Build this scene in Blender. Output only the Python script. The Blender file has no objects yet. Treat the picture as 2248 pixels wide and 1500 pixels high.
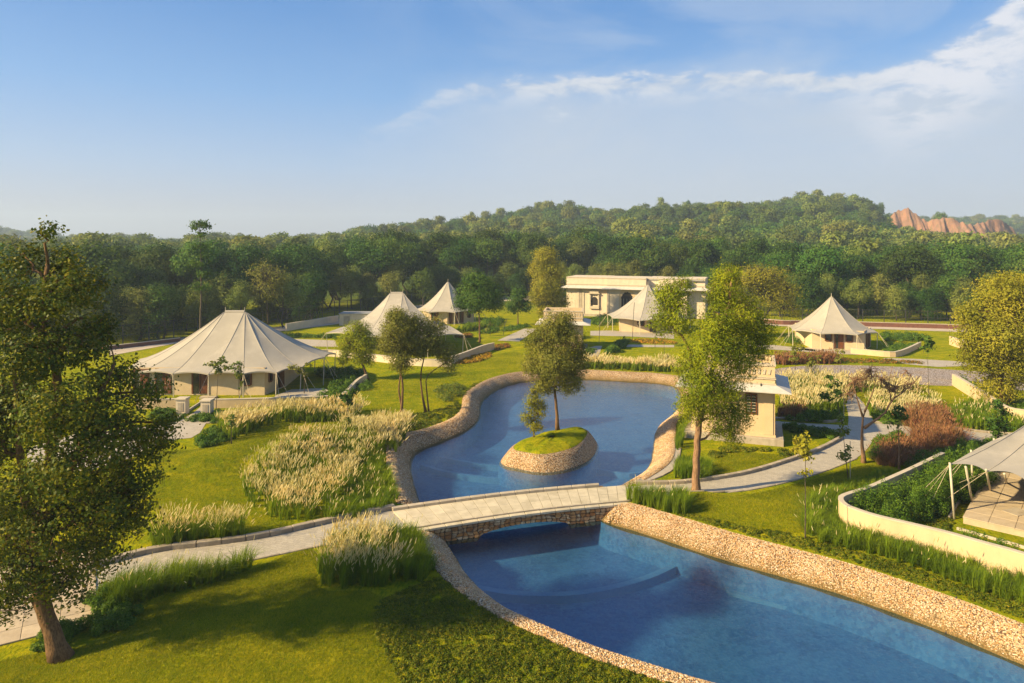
import bpy, bmesh, math, random
import numpy as np
from mathutils import Vector, Matrix, noise
sc = bpy.context.scene
EXPO = 1.42
COL = sc.collection
random.seed(7)
RNG = np.random.default_rng(7)
R = math.radians
# ------------------------------------------------------------------ camera, sky, sun, exposure
FPX, CH, HY = 1500.0, 14.0, 530.0          # focal length in photo pixels, eye height in metres, horizon row
cam = bpy.data.cameras.new('camera'); camo = bpy.data.objects.new('camera', cam); COL.objects.link(camo)
camo.location = (0, 0, CH); camo.rotation_euler = (R(90), 0, 0)
cam.sensor_width = 36; cam.lens = FPX / 2248 * 36; cam.shift_y = -(750 - HY) / 2248
cam.clip_start = .1; cam.clip_end = 9000
sc.camera = camo
SUN_EL = 30.0; SUN_DIR = Vector((-0.945, -0.325, 0)).normalized()     # where the sun stands, seen from the ground
sd = Vector((SUN_DIR.x * math.cos(R(SUN_EL)), SUN_DIR.y * math.cos(R(SUN_EL)), math.sin(R(SUN_EL))))
sun = bpy.data.lights.new('sun', 'SUN'); suno = bpy.data.objects.new('sun', sun); COL.objects.link(suno)
sun.energy = 4.35; sun.angle = R(1.2); sun.color = (1.0, .78, .43)
suno.location = (-60, -40, 60); suno.rotation_euler = sd.to_track_quat('Z', 'Y').to_euler()
w = bpy.data.worlds.new('World'); sc.world = w; w.use_nodes = True
nt = w.node_tree; nt.nodes.clear(); L = nt.links
def N(t, **k):
    n = nt.nodes.new(t)
    for a, b in k.items(): setattr(n, a, b)
    return n
def mth(op, a, b=None, c=None, clamp=False):
    n = N('ShaderNodeMath', operation=op); n.use_clamp = clamp
    for i, v in enumerate((a, b, c)):
        if v is None: continue
        if isinstance(v, (int, float)): n.inputs[i].default_value = v
        else: L.new(v, n.inputs[i])
    return n.outputs[0]
def mixc(f, a, b):
    n = N('ShaderNodeMix', data_type='RGBA')
    for i, v in ((0, f), (6, a), (7, b)):
        if isinstance(v, (int, float)): n.inputs[i].default_value = v
        elif isinstance(v, tuple): n.inputs[i].default_value = v
        else: L.new(v, n.inputs[i])
    return n.outputs[2]
out = N('ShaderNodeOutputWorld'); bg = N('ShaderNodeBackground'); L.new(bg.outputs[0], out.inputs[0])
sky = N('ShaderNodeTexSky', sky_type='NISHITA'); sky.sun_disc = False
sky.sun_elevation = R(SUN_EL); sky.sun_rotation = math.atan2(SUN_DIR.x, SUN_DIR.y); sky.altitude = 200; sky.dust_density = 2.0; sky.air_density = 1.0; sky.ozone_density = 1.5
tc = N('ShaderNodeTexCoord'); sep = N('ShaderNodeSeparateXYZ'); L.new(tc.outputs['Generated'], sep.inputs[0])
sx, sy, sz = sep.outputs
az = mth('ARCTAN2', sx, sy); el = mth('ARCSINE', mth('MINIMUM', mth('MAXIMUM', sz, -1.0), 1.0))
# gradient of the clear sky with its haze band over the horizon
rp = N('ShaderNodeValToRGB'); L.new(mth('DIVIDE', mth('MAXIMUM', el, 0.0), 1.5708), rp.inputs[0])
e = rp.color_ramp.elements
def lin(c): return tuple((v / 255 / 12.92 if v / 255 < .04045 else ((v / 255 + .055) / 1.055) ** 2.4) for v in c)
stops = [(0, (180, 182, 197)), (.03, (170, 177, 202)), (.065, (155, 179, 215)), (.13, (112, 163, 218)), (.20, (76, 139, 205)), (.4, (66, 124, 192)), (1, (50, 100, 170))]
e[0].position = 0; e[0].color = (*lin(stops[0][1]), 1); e[1].position = 1; e[1].color = (*lin(stops[-1][1]), 1)
for p, c in stops[1:-1]:
    q = e.new(p); q.color = (*lin(c), 1)
SKS = .10
SKX = 2 ** -EXPO * 1.06          # the sky seen through the exposure below
gsc = N('ShaderNodeVectorMath', operation='SCALE'); L.new(rp.outputs[0], gsc.inputs[0]); gsc.inputs[3].default_value = SKX / SKS
base = mixc(.82, sky.outputs[0], gsc.outputs[0])
# cloud bank: its upper rim as elevation against azimuth
fc = N('ShaderNodeFloatCurve'); L.new(mth('ADD', mth('MULTIPLY', az, 1 / 3.2), .5), fc.inputs[1])
cm = fc.mapping.curves[0]
def pe(px, py): u, v = (px - 1124) / FPX, (HY - py) / FPX; return (math.atan(u) / 3.2 + .5, math.atan2(v, math.hypot(1, u)) * 2)
cp = [(0, .12), pe(-300, 430), pe(300, 420), pe(650, 330), pe(850, 262), pe(960, 208), pe(1060, 176), pe(1200, 168), pe(1450, 160), pe(1700, 150), pe(1900, 158), pe(2000, 138), pe(2100, 85), pe(2190, 30), pe(2290, -40), (1, .5)]
while len(cm.points) < len(cp): cm.points.new(.5, .5)
for p, (a, b) in zip(cm.points, sorted(cp)): p.location = (a, b)
fc.mapping.update()
def nz(scl, vec, detail=6, rough=.6, dist=0.0):
    n = N('ShaderNodeTexNoise'); n.inputs['Scale'].default_value = scl; n.inputs['Detail'].default_value = detail; n.inputs['Roughness'].default_value = rough; n.inputs['Distortion'].default_value = dist
    L.new(vec, n.inputs['Vector']); return n.outputs[0]
cv = N('ShaderNodeCombineXYZ'); L.new(az, cv.inputs[0]); L.new(mth('MULTIPLY', el, 2.4), cv.inputs[1])
n1 = nz(16, cv.outputs[0], 8, .62, .3); n2 = nz(4, cv.outputs[0], 5, .55, .6)
edge = mth('MULTIPLY', fc.outputs[0], .5)
dd = mth('SUBTRACT', edge, el)                                   # > 0 below the rim
dn = mth('ADD', dd, mth('MULTIPLY', mth('SUBTRACT', n1, .5), .05))
right = mth('MULTIPLY', mth('ADD', az, .25), 3.2, clamp=True)     # the bank fades out towards the left
def sstep(x, a, b):
    n = N('ShaderNodeMapRange', interpolation_type='SMOOTHSTEP'); L.new(x, n.inputs[0]); n.inputs[1].default_value = a; n.inputs[2].default_value = b; return n.outputs[0]
rim = mth('MULTIPLY', sstep(dn, -.004, .012), mth('SUBTRACT', 1.0, sstep(dd, .012, .055)))
cumu = mth('MULTIPLY', sstep(az, .42, .56), mth('SUBTRACT', 1.0, sstep(dd, .05, .14)))
cumu = mth('MULTIPLY', cumu, sstep(dn, -.004, .012))
veil = mth('MULTIPLY', sstep(dn, -.03, .05), mth('ADD', .42, mth('MULTIPLY', n2, .7)))
wisp = mth('MULTIPLY', mth('MULTIPLY', sstep(n2, .40, .66), sstep(az, -.35, .25)), .45)
pa, pb = pe(1238, 245); puff = mth('ADD', mth('POWER', mth('MULTIPLY', mth('SUBTRACT', az, (pa - .5) * 3.2), 26), 2), mth('POWER', mth('MULTIPLY', mth('SUBTRACT', el, pb / 2), 46), 2)); puff = mth('MULTIPLY', mth('SUBTRACT', 1.0, sstep(puff, .0, 1.0)), sstep(n1, .42, .62))
a1 = mth('MULTIPLY', mth('MAXIMUM', mth('MULTIPLY', rim, mth('ADD', .6, mth('MULTIPLY', sstep(n1, .35, .65), .5))), mth('MULTIPLY', veil, .9)), right)
col = mixc(wisp, base, tuple(v * SKX / SKS for v in lin((182, 200, 224))) + (1,))
col = mixc(mth('MULTIPLY', a1, 1.0, clamp=True), col, tuple(v * SKX / SKS for v in lin((196, 206, 220))) + (1,))
col = mixc(mth('MULTIPLY', mth('MULTIPLY', mth('MAXIMUM', rim, puff), sstep(n1, .40, .66)), mth('MULTIPLY', right, .6)), col, tuple(v * SKX / SKS for v in lin((226, 230, 238))) + (1,))
col = mixc(mth('MULTIPLY', cumu, mth('ADD', .1, mth('MULTIPLY', sstep(n1, .36, .56), .85)), clamp=True), col, tuple(v * SKX / SKS for v in lin((226, 229, 238))) + (1,))
L.new(col, bg.inputs[0]); bg.inputs[1].default_value = SKS
sc.view_settings.view_transform = 'Standard'; sc.view_settings.look = 'None'; sc.view_settings.gamma = 1
sc.view_settings.exposure = EXPO; sc.view_settings.use_curve_mapping = False
sc.render.engine = 'CYCLES'

# ------------------------------------------------------------------ helpers
def G(px, py, z=0.0):
    Y = FPX * (CH - z) / (py - HY); return ((px - 1124) * Y / FPX, Y)
def W(px, py, Y): return Vector(((px - 1124) * Y / FPX, Y, CH - (py - HY) * Y / FPX))
def tag(o, label=None, cat=None, group=None, kind=None):
    if label: o['label'] = label
    if cat: o['category'] = cat
    if group: o['group'] = group
    if kind: o['kind'] = kind
    return o
def empty(name, loc, label, cat, group=None, rz=0):
    o = bpy.data.objects.new(name, None); COL.objects.link(o); o.location = loc; o.rotation_euler = (0, 0, rz); o.empty_display_size = .5
    return tag(o, label, cat, group)
def link(name, me, parent=None, loc=None, rz=0, scale=None):
    o = bpy.data.objects.new(name, me); COL.objects.link(o)
    if parent is not None: o.parent = parent
    if loc is not None: o.location = loc
    if rz: o.rotation_euler = (0, 0, rz)
    if scale is not None: o.scale = scale
    return o
def np_mesh(name, V, F, mats, rnd=None, midx=None, smooth=False):
    """V (n,3), F (m,k) all faces of k corners; rnd one value per face"""
    V = np.ascontiguousarray(V, dtype=np.float32); F = np.ascontiguousarray(F, dtype=np.int32)
    me = bpy.data.meshes.new(name); m, k = F.shape
    me.vertices.add(len(V)); me.vertices.foreach_set('co', V.ravel())
    me.loops.add(m * k); me.loops.foreach_set('vertex_index', F.ravel())
    me.polygons.add(m); me.polygons.foreach_set('loop_start', np.arange(m, dtype=np.int32) * k)
    if isinstance(mats, (list, tuple)):
        for x in mats: me.materials.append(x)
    else: me.materials.append(mats)
    if midx is not None: me.polygons.foreach_set('material_index', np.asarray(midx, dtype=np.int32))
    me.polygons.foreach_set('use_smooth', np.full(m, smooth, dtype=bool))
    if rnd is not None:
        a = me.attributes.new('rnd', 'FLOAT', 'FACE'); a.data.foreach_set('value', np.asarray(rnd, dtype=np.float32))
    me.update(); me.validate(); return me
class MB:
    def __init__(s): s.v = []; s.f = []; s.m = []
    def add(s, vs, fs, mi=0):
        o = len(s.v); s.v += [tuple(v) for v in vs]; s.f += [tuple(i + o for i in f) for f in fs]; s.m += [mi] * len(fs); return s
    def box(s, x0, x1, y0, y1, z0, z1, mi=0, M=None):
        vs = [Vector((x, y, z)) for z in (z0, z1) for x, y in ((x0, y0), (x1, y0), (x1, y1), (x0, y1))]
        if M is not None: vs = [M @ v for v in vs]
        return s.add(vs, [(0, 3, 2, 1), (4, 5, 6, 7), (0, 1, 5, 4), (1, 2, 6, 5), (2, 3, 7, 6), (3, 0, 4, 7)], mi)
    def tube(s, pts, rad, n=6, cap=True, mi=0):
        pts = [Vector(p) for p in pts]; k = len(pts)
        if isinstance(rad, (int, float)): rad = [rad] * k
        vs = []; up = Vector((0, 0, 1))
        for i, p in enumerate(pts):
            d = (pts[min(i + 1, k - 1)] - pts[max(i - 1, 0)]).normalized()
            a = d.cross(Vector((.3, 1, .1)) if abs(d.z) > .9 else up).normalized(); b = d.cross(a)
            for j in range(n):
                t = 2 * math.pi * j / n; vs.append(p + (a * math.cos(t) + b * math.sin(t)) * rad[i])
        fs = [(i * n + j, i * n + (j + 1) % n, (i + 1) * n + (j + 1) % n, (i + 1) * n + j) for i in range(k - 1) for j in range(n)]
        if cap: fs += [tuple(range(n - 1, -1, -1)), tuple((k - 1) * n + j for j in range(n))]
        return s.add(vs, fs, mi)
    def prism(s, poly, z0, z1, mi=0):
        n = len(poly); vs = [(x, y, z0) for x, y in poly] + [(x, y, z1) for x, y in poly]
        return s.add(vs, [tuple(range(n - 1, -1, -1)), tuple(range(n, 2 * n))] + [(i, (i + 1) % n, n + (i + 1) % n, n + i) for i in range(n)], mi)
    def mesh(s, name, mats, smooth=False, bevel=0):
        me = bpy.data.meshes.new(name); me.from_pydata(s.v, [], s.f)
        for x in (mats if isinstance(mats, (list, tuple)) else [mats]): me.materials.append(x)
        me.polygons.foreach_set('material_index', s.m)
        bm = bmesh.new(); bm.from_mesh(me); bmesh.ops.recalc_face_normals(bm, faces=bm.faces)
        if bevel: bmesh.ops.bevel(bm, geom=list(bm.edges), offset=bevel, segments=1, affect='EDGES')
        bm.to_mesh(me); bm.free()
        me.polygons.foreach_set('use_smooth', [smooth] * len(me.polygons)); me.update(); return me
    def obj(s, name, mats, parent=None, smooth=False, bevel=0, **k): return link(name, s.mesh(name, mats, smooth, bevel), parent, **k)
def catmull(P, closed=False, step=.4):
    P = [np.array(p, float) for p in P]; n = len(P); out = []
    rng = range(n) if closed else range(n - 1)
    for i in rng:
        p0, p1, p2, p3 = (P[(i - 1) % n], P[i], P[(i + 1) % n], P[(i + 2) % n]) if closed else (P[max(i - 1, 0)], P[i], P[i + 1], P[min(i + 2, n - 1)])
        k = max(2, int(np.linalg.norm(p2 - p1) / step * 2))
        for j in range(k):
            t = j / k; out.append(.5 * (2 * p1 + (p2 - p0) * t + (2 * p0 - 5 * p1 + 4 * p2 - p3) * t * t + (3 * p1 - p0 - 3 * p2 + p3) * t ** 3))
    if not closed: out.append(P[-1])
    out = np.array(out)
    Q = np.vstack([out, out[:1]]) if closed else out
    s = np.concatenate([[0], np.cumsum(np.linalg.norm(np.diff(Q, axis=0), axis=1))])
    m = max(2, int(s[-1] / step)); t = np.linspace(0, s[-1], m + 1)
    res = np.stack([np.interp(t, s, Q[:, d]) for d in range(Q.shape[1])], 1)
    return res[:-1] if closed else res
def inside(X, Y, P):
    P = np.asarray(P); r = np.zeros(X.shape, bool); n = len(P)
    for i in range(n):
        x1, y1 = P[i][:2]; x2, y2 = P[(i + 1) % n][:2]
        if y1 == y2: continue
        c = (y1 > Y) != (y2 > Y); r ^= c & (X < (x2 - x1) * (Y - y1) / (y2 - y1) + x1)
    return r
def dist(X, Y, P, closed=True):
    d = np.full(X.shape, 1e9); n = len(P)
    for i in range(n if closed else n - 1):
        a = P[i]; b = P[(i + 1) % n]; ab = b - a; q = ab @ ab + 1e-9
        t = np.clip(((X - a[0]) * ab[0] + (Y - a[1]) * ab[1]) / q, 0, 1)
        d = np.minimum(d, (X - a[0] - t * ab[0]) ** 2 + (Y - a[1] - t * ab[1]) ** 2)
    return np.sqrt(d)
def ss(a, b, x): t = np.clip((x - a) / (b - a), 0, 1); return t * t * (3 - 2 * t)

# ------------------------------------------------------------------ materials
class NT:
    def __init__(s, name):
        s.m = bpy.data.materials.new(name); s.m.use_nodes = True; s.t = s.m.node_tree; s.L = s.t.links
        s.b = s.t.nodes['Principled BSDF']; s.o = s.t.nodes['Material Output']; s.b.inputs['Specular IOR Level'].default_value = .25
        s.tc = s.n('ShaderNodeTexCoord')
    def n(s, t, **k):
        x = s.t.nodes.new(t)
        for a, b in k.items(): setattr(x, a, b)
        return x
    def put(s, sock, v):
        if isinstance(v, (int, float)): sock.default_value = v
        elif isinstance(v, tuple): sock.default_value = v if len(v) == len(sock.default_value) else (*v, 1)
        else: s.L.new(v, sock)
    def noise(s, scale, detail=4, rough=.6, vec=None, dist=0):
        x = s.n('ShaderNodeTexNoise'); s.L.new(vec or s.tc.outputs['Object'], x.inputs['Vector'])
        x.inputs['Scale'].default_value = scale; x.inputs['Detail'].default_value = detail; x.inputs['Roughness'].default_value = rough; x.inputs['Distortion'].default_value = dist
        return x.outputs[0]
    def stretch(s, v, rot=0):
        x = s.n('ShaderNodeMapping'); s.L.new(s.tc.outputs['Object'], x.inputs[0]); x.inputs['Scale'].default_value = v; x.inputs['Rotation'].default_value = (0, 0, rot); return x.outputs[0]
    def ramp(s, f, stops, interp='LINEAR'):
        x = s.n('ShaderNodeValToRGB'); s.L.new(f, x.inputs[0]); e = x.color_ramp.elements; x.color_ramp.interpolation = interp
        e[0].position, e[0].color = stops[0][0], (*stops[0][1], 1); e[1].position, e[1].color = stops[-1][0], (*stops[-1][1], 1)
        for p, c in stops[1:-1]: q = e.new(p); q.color = (*c, 1)
        return x.outputs[0]
    def mix(s, f, a, b, bt='MIX'):
        x = s.n('ShaderNodeMix', data_type='RGBA', blend_type=bt); s.put(x.inputs[0], f); s.put(x.inputs[6], a); s.put(x.inputs[7], b); return x.outputs[2]
    def math(s, op, a, b=0.0, clamp=False):
        x = s.n('ShaderNodeMath', operation=op); x.use_clamp = clamp; s.put(x.inputs[0], a); s.put(x.inputs[1], b); return x.outputs[0]
    def sstep(s, x_, a, b):
        x = s.n('ShaderNodeMapRange', interpolation_type='SMOOTHSTEP'); s.put(x.inputs[0], x_); x.inputs[1].default_value = a; x.inputs[2].default_value = b; return x.outputs[0]
    def bump(s, h, st, d=.02, nrm=None):
        x = s.n('ShaderNodeBump'); x.inputs['Strength'].default_value = st; x.inputs['Distance'].default_value = d; s.L.new(h, x.inputs['Height'])
        if nrm is not None: s.L.new(nrm, x.inputs['Normal'])
        return x.outputs[0]
    def done(s, col=None, rough=.8, nrm=None):
        if col is not None: s.put(s.b.inputs['Base Color'], col)
        s.put(s.b.inputs['Roughness'], rough)
        if nrm is not None: s.L.new(nrm, s.b.inputs['Normal'])
        return s.m
    def rnd(s):
        x = s.n('ShaderNodeAttribute'); x.attribute_name = 'rnd'; return x.outputs['Fac']
    def orand(s): return s.n('ShaderNodeObjectInfo').outputs['Random']
def plain(name, c1, c2, scale=3, rough=.8, bump=.3, bs=40, bd=.01, detail=5, orand=0, stain=None):
    t = NT(name); c = t.mix(t.sstep(t.noise(scale, detail), .3, .7), c1, c2)
    if stain: c = t.mix(t.math('MULTIPLY', t.sstep(t.noise(.9, 6, .7, t.stretch((1, 1, .18))), .5, .72), stain[1]), c, stain[0])
    if orand:
        h = t.n('ShaderNodeHueSaturation'); t.put(h.inputs['Color'], c); t.put(h.inputs['Value'], t.math('ADD', t.math('MULTIPLY', t.orand(), orand), 1 - orand / 2)); c = h.outputs[0]
    return t.done(c, rough, t.bump(t.noise(bs, 4), bump, bd))
def leafmat(name, cols, trans=.3, rough=.55, objvar=0, patch=.35, pscale=.35, spec=.08):
    t = NT(name); c = t.ramp(t.rnd(), [(i / (len(cols) - 1), k) for i, k in enumerate(cols)])
    geo = t.n('ShaderNodeNewGeometry')
    if patch:
        f = t.sstep(t.noise(pscale, 3, .6, geo.outputs['Position']), .35, .65)
        h = t.n('ShaderNodeHueSaturation'); t.put(h.inputs['Color'], c); t.put(h.inputs['Value'], t.math('ADD', t.math('MULTIPLY', f, patch), 1 - patch / 2)); t.put(h.inputs['Hue'], t.math('ADD', t.math('MULTIPLY', f, -.02), .51)); c = h.outputs[0]
    if objvar:
        h = t.n('ShaderNodeHueSaturation'); t.put(h.inputs['Color'], c); r = t.orand()
        t.put(h.inputs['Value'], t.math('ADD', t.math('MULTIPLY', r, objvar), 1 - objvar / 2)); t.put(h.inputs['Hue'], t.math('ADD', t.math('MULTIPLY', t.math('FRACT', t.math('MULTIPLY', r, 7.13)), .045), .47)); c = h.outputs[0]
    t.done(c, rough); t.b.inputs['Specular IOR Level'].default_value = spec
    tr = t.n('ShaderNodeBsdfTranslucent'); t.put(tr.inputs[0], t.mix(1.0, c, (1.0, .95, .45, 1), 'MULTIPLY'))
    mx = t.n('ShaderNodeMixShader'); mx.inputs[0].default_value = trans
    t.L.new(t.b.outputs[0], mx.inputs[1]); t.L.new(tr.outputs[0], mx.inputs[2]); t.L.new(mx.outputs[0], t.o.inputs[0])
    return t.m
def lawn_mat():
    t = NT('lawn_grass'); P = t.tc.outputs['Object']
    big = t.sstep(t.noise(.12, 4, .6, P), .32, .68); mid = t.sstep(t.noise(.6, 7, .72, t.stretch((1, 1.8, 1), .5), .8), .38, .66)
    fine = t.noise(26, 3, .75, t.stretch((1, .45, 1), .35)); blade = t.noise(9, 4, .7, t.stretch((1, .35, 1), .9))
    c = t.mix(big, (.135, .185, .005), (.225, .235, .005)); c = t.mix(t.math('MULTIPLY', mid, .75), c, (.40, .33, .009))
    c = t.mix(t.math('MULTIPLY', t.sstep(blade, .48, .62), .6), c, (.045, .10, .006)); c = t.mix(t.math('MULTIPLY', t.sstep(fine, .5, .75), .5), c, (.30, .29, .025))
    # far wild ground behind the fence: dull scrub
    sp = t.n('ShaderNodeSeparateXYZ'); t.L.new(P, sp.inputs[0])
    c = t.mix(t.sstep(sp.outputs[1], 128, 165), c, t.mix(t.noise(.4, 4), (.05, .09, .025), (.10, .13, .035)))
    n = t.bump(fine, .9, .05); n = t.bump(mid, .5, .12, n)
    t.b.inputs['Specular IOR Level'].default_value = 0
    return t.done(c, 1, n)
M = {}
M['lawn'] = lawn_mat()
def pebble_mat(name, cols, cell=11, algae=True, grey=False):
    t = NT(name); P = t.tc.outputs['Object']
    v = t.n('ShaderNodeTexVoronoi'); t.L.new(P, v.inputs['Vector']); v.inputs['Scale'].default_value = cell * 1.5
    sp = t.n('ShaderNodeSeparateColor'); t.L.new(v.outputs['Color'], sp.inputs[0])
    c = t.ramp(sp.outputs[0], cols); c = t.mix(t.sstep(v.outputs['Distance'], .35, .75), c, (.10, .06, .03))
    c = t.mix(t.math('MULTIPLY', t.sstep(t.noise(.5, 4), .4, .7), .3), c, (.42, .3, .16))
    if algae:      # the wet, overgrown foot of the bank
        g = t.n('ShaderNodeSeparateXYZ'); t.L.new(P, g.inputs[0])
        zz = t.math('ADD', g.outputs[2], t.math('MULTIPLY', t.math('SUBTRACT', t.noise(2.2, 5, .7), .5), .5))
        c = t.mix(t.math('MULTIPLY', t.math('SUBTRACT', 1.0, t.sstep(zz, -.72, -.14)), .9), c, t.mix(t.noise(5), (.10, .075, .015), (.17, .10, .03)))
    h = t.math('SUBTRACT', 1.0, v.outputs['Distance'])
    return t.done(c, .75, t.bump(h, .9, .05))
PC = [(0, (.58, .44, .27)), (.3, (.47, .31, .14)), (.5, (.38, .18, .045)), (.65, (.64, .52, .35)), (.85, (.42, .20, .07)), (1, (.68, .60, .48))]
M['pebble'] = pebble_mat('river_pebbles', PC)
M['pebble_bit'] = (lambda t: t.done(t.ramp(t.rnd(), PC), .7))(NT('loose_pebbles'))
M['gravel'] = pebble_mat('grey_gravel', [(0, (.45, .42, .40)), (.4, (.30, .26, .25)), (.7, (.52, .46, .42)), (1, (.38, .33, .3))], 7, False)
def water_mat():
    t = NT('pool_water'); t.t.nodes.remove(t.b); P = t.tc.outputs['Object']
    n = t.bump(t.noise(1.3, 3, .6, t.stretch((1, 1.5, 1), .5)), .22, .06); n = t.bump(t.noise(7, 4, .65, t.stretch((1, 1.8, 1), -.3)), .6, .02, n)
    lw = t.n('ShaderNodeLayerWeight'); lw.inputs[0].default_value = .5; t.L.new(n, lw.inputs['Normal']); fr = t.math('ADD', t.math('MULTIPLY', t.math('POWER', lw.outputs['Facing'], 4.0), .94), .06)
    gl = t.n('ShaderNodeBsdfGlossy'); gl.inputs['Roughness'].default_value = .04; t.L.new(n, gl.inputs['Normal'])
    tr = t.n('ShaderNodeBsdfTransparent'); t.put(tr.inputs[0], t.mix(t.noise(.35, 3), (.45, .63, .73, 1), (.38, .57, .70, 1)))
    mx = t.n('ShaderNodeMixShader'); t.L.new(fr, mx.inputs[0]); t.L.new(tr.outputs[0], mx.inputs[1]); t.L.new(gl.outputs[0], mx.inputs[2])
    t.L.new(mx.outputs[0], t.o.inputs[0]); return t.m
M['water'] = water_mat()
def floor_mat():
    t = NT('pool_floor_blue'); P = t.tc.outputs['Object']; v = t.n('ShaderNodeTexVoronoi'); t.L.new(P, v.inputs['Vector']); v.inputs['Scale'].default_value = 7
    sp = t.n('ShaderNodeSeparateColor'); t.L.new(v.outputs['Color'], sp.inputs[0])
    c = t.mix(t.sstep(t.noise(.45, 6, .7), .35, .65), (.10, .215, .37), (.055, .14, .29))
    c = t.mix(t.math('MULTIPLY', sp.outputs[0], .55), c, (.18, .33, .46)); c = t.mix(t.math('MULTIPLY', t.sstep(t.noise(1.8, 6, .75), .55, .7), .5), c, (.05, .14, .22))
    return t.done(c, .7, t.bump(v.outputs['Distance'], .4, .03))
M['pool_floor'] = floor_mat()
M['pool_step'] = plain('pool_step_pale', (.20, .34, .46), (.165, .29, .42), 6, .7, .5, 18)
def paving(name, c1, c2, sx=1.2, sy=.6, joint=(.28, .25, .2), rot=0, fac=.5):
    t = NT(name); v = t.stretch((1, 1, 1), rot); b = t.n('ShaderNodeTexBrick'); t.L.new(v, b.inputs['Vector'])
    t.put(b.inputs['Color1'], c1); t.put(b.inputs['Color2'], c2); t.put(b.inputs['Mortar'], joint); b.inputs['Scale'].default_value = 1; b.inputs['Mortar Size'].default_value = .012
    b.inputs['Brick Width'].default_value = sx; b.inputs['Row Height'].default_value = sy; b.offset = .37
    c = t.mix(t.math('MULTIPLY', t.sstep(t.noise(2.5, 6, .7), .42, .7), fac), b.outputs[0], tuple(x * .62 for x in c1))
    c = t.mix(t.math('MULTIPLY', t.sstep(t.noise(14, 4, .7), .5, .7), .25), c, (.75, .7, .6))
    n = t.bump(b.outputs['Fac'], -.4, .01); n = t.bump(t.noise(12, 5), .5, .02, n)
    return t.done(c, .65, n)
M['paving'] = paving('pale_path_cobble', (.42, .37, .285), (.34, .30, .235), .34, .2, rot=.35)
M['plaza'] = paving('pale_slab', (.40, .35, .275), (.37, .32, .25), 1.5, .9, rot=.2)
M['slab'] = plain('cut_stone_slab', (.46, .37, .25), (.38, .30, .2), 2.2, .6, .35, 14, .02, orand=.22)
M['deck'] = plain('bridge_deck_stone', (.54, .47, .335), (.44, .38, .265), 1.8, .7, .5, 10, .02, orand=.14, stain=((.36, .31, .2), .5))
M['kerb'] = plain('kerb_stone_grey', (.36, .30, .22), (.27, .225, .165), 3, .8, .5, 18, .02, orand=.25, stain=((.12, .11, .06), .5))
M['kerb_pale'] = plain('edging_stone_pale', (.44, .375, .275), (.36, .30, .22), 3, .8, .4, 18, .02, orand=.2, stain=((.25, .2, .12), .5))
M['rubble'] = (lambda t: t.done(t.mix(t.math('MULTIPLY', t.sstep(t.noise(3.5, 5, .7), .42, .66), .7), t.ramp(t.orand(), [(0, (.54, .30, .11)), (.25, (.42, .18, .05)), (.45, (.58, .42, .22)), (.6, (.38, .15, .04)), (.8, (.50, .34, .18)), (1, (.64, .5, .3))]), (.22, .09, .025)), .8, t.bump(t.noise(18, 5), .7, .03)))(NT('rubble_stone'))
M['mortar'] = plain('mortar', (.19, .12, .06), (.12, .07, .035), 6, .9, .5)
M['wall'] = plain('cream_plaster', (.56, .42, .25), (.51, .38, .22), 1.2, .75, .15, 30, .01, stain=((.40, .31, .19), .35))
M['wall_pale'] = plain('pale_plaster', (.60, .505, .37), (.54, .45, .325), 1.2, .75, .2, 30, .01, stain=((.34, .29, .22), .4))
M['coping'] = plain('coping_plaster', (.50, .43, .32), (.44, .375, .275), 2, .75, .15, 30, .01)
M['roof'] = plain('grey_roof_screed', (.26, .26, .25), (.31, .305, .285), 2, .85, .3, 20, .01)
M['eave'] = plain('eave_stone', (.50, .475, .42), (.43, .405, .36), 2, .7, .2, 20, .01, stain=((.4, .38, .34), .4))
M['plinth'] = plain('plinth_render', (.40, .345, .27), (.32, .27, .205), 2, .8, .3, 20, .01, stain=((.2, .16, .11), .6))
M['canvas'] = plain('tent_canvas', (.345, .312, .255), (.315, .285, .232), .9, .75, .25, 60, .004, stain=((.46, .41, .33), .45))
t_ = M['canvas'].node_tree.nodes['Principled BSDF']
M['tentwall'] = plain('tent_wall_canvas', (.56, .44, .27), (.51, .395, .24), 1.5, .75, .15, 40, .005, stain=((.45, .36, .24), .4))
M['wood'] = plain('brown_timber', (.16, .06, .022), (.10, .036, .014), 5, .5, .3, 30, .005)
M['glass'] = (lambda t: (t.b.inputs.__getitem__('Specular IOR Level').__setattr__('default_value', .8), t.done((.02, .022, .022, 1), .12))[1])(NT('dark_window_glass'))
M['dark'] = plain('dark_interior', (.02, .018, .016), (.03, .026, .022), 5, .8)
M['pole'] = plain('tent_pole', (.52, .46, .34), (.43, .38, .28), 5, .6, .1)
M['rope'] = plain('guy_rope', (.5, .42, .3), (.4, .33, .22), 9, .9, .1)
M['metal'] = plain('fence_steel', (.035, .035, .032), (.055, .05, .045), 5, .6, .1)
M['brown_kerb'] = plain('brown_kerb', (.17, .075, .05), (.12, .055, .038), 3, .8, .3)
M['road'] = plain('service_road', (.46, .38, .29), (.38, .31, .235), .8, .9, .3, 12)
M['earth'] = plain('red_earth', (.33, .175, .11), (.23, .135, .095), .16, .95, .8, .9, .5, stain=((.09, .12, .05), .85))
M['soil'] = plain('garden_soil', (.10, .065, .035), (.06, .045, .02), 3, .95, .6, 20, .03)
def bark(name, a, b):
    t = NT(name); v = t.stretch((3, 3, .6)); n = t.noise(6, 5, .7, v)
    return t.done(t.mix(t.sstep(n, .35, .65), a, b), .9, t.bump(n, .9, .04))
M['bark'] = bark('brown_bark', (.20, .115, .05), (.09, .05, .022)); M['bark_grey'] = bark('grey_bark', (.12, .095, .065), (.055, .042, .028)); M['bark_red'] = bark('warm_bark', (.29, .17, .09), (.15, .085, .045))
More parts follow.
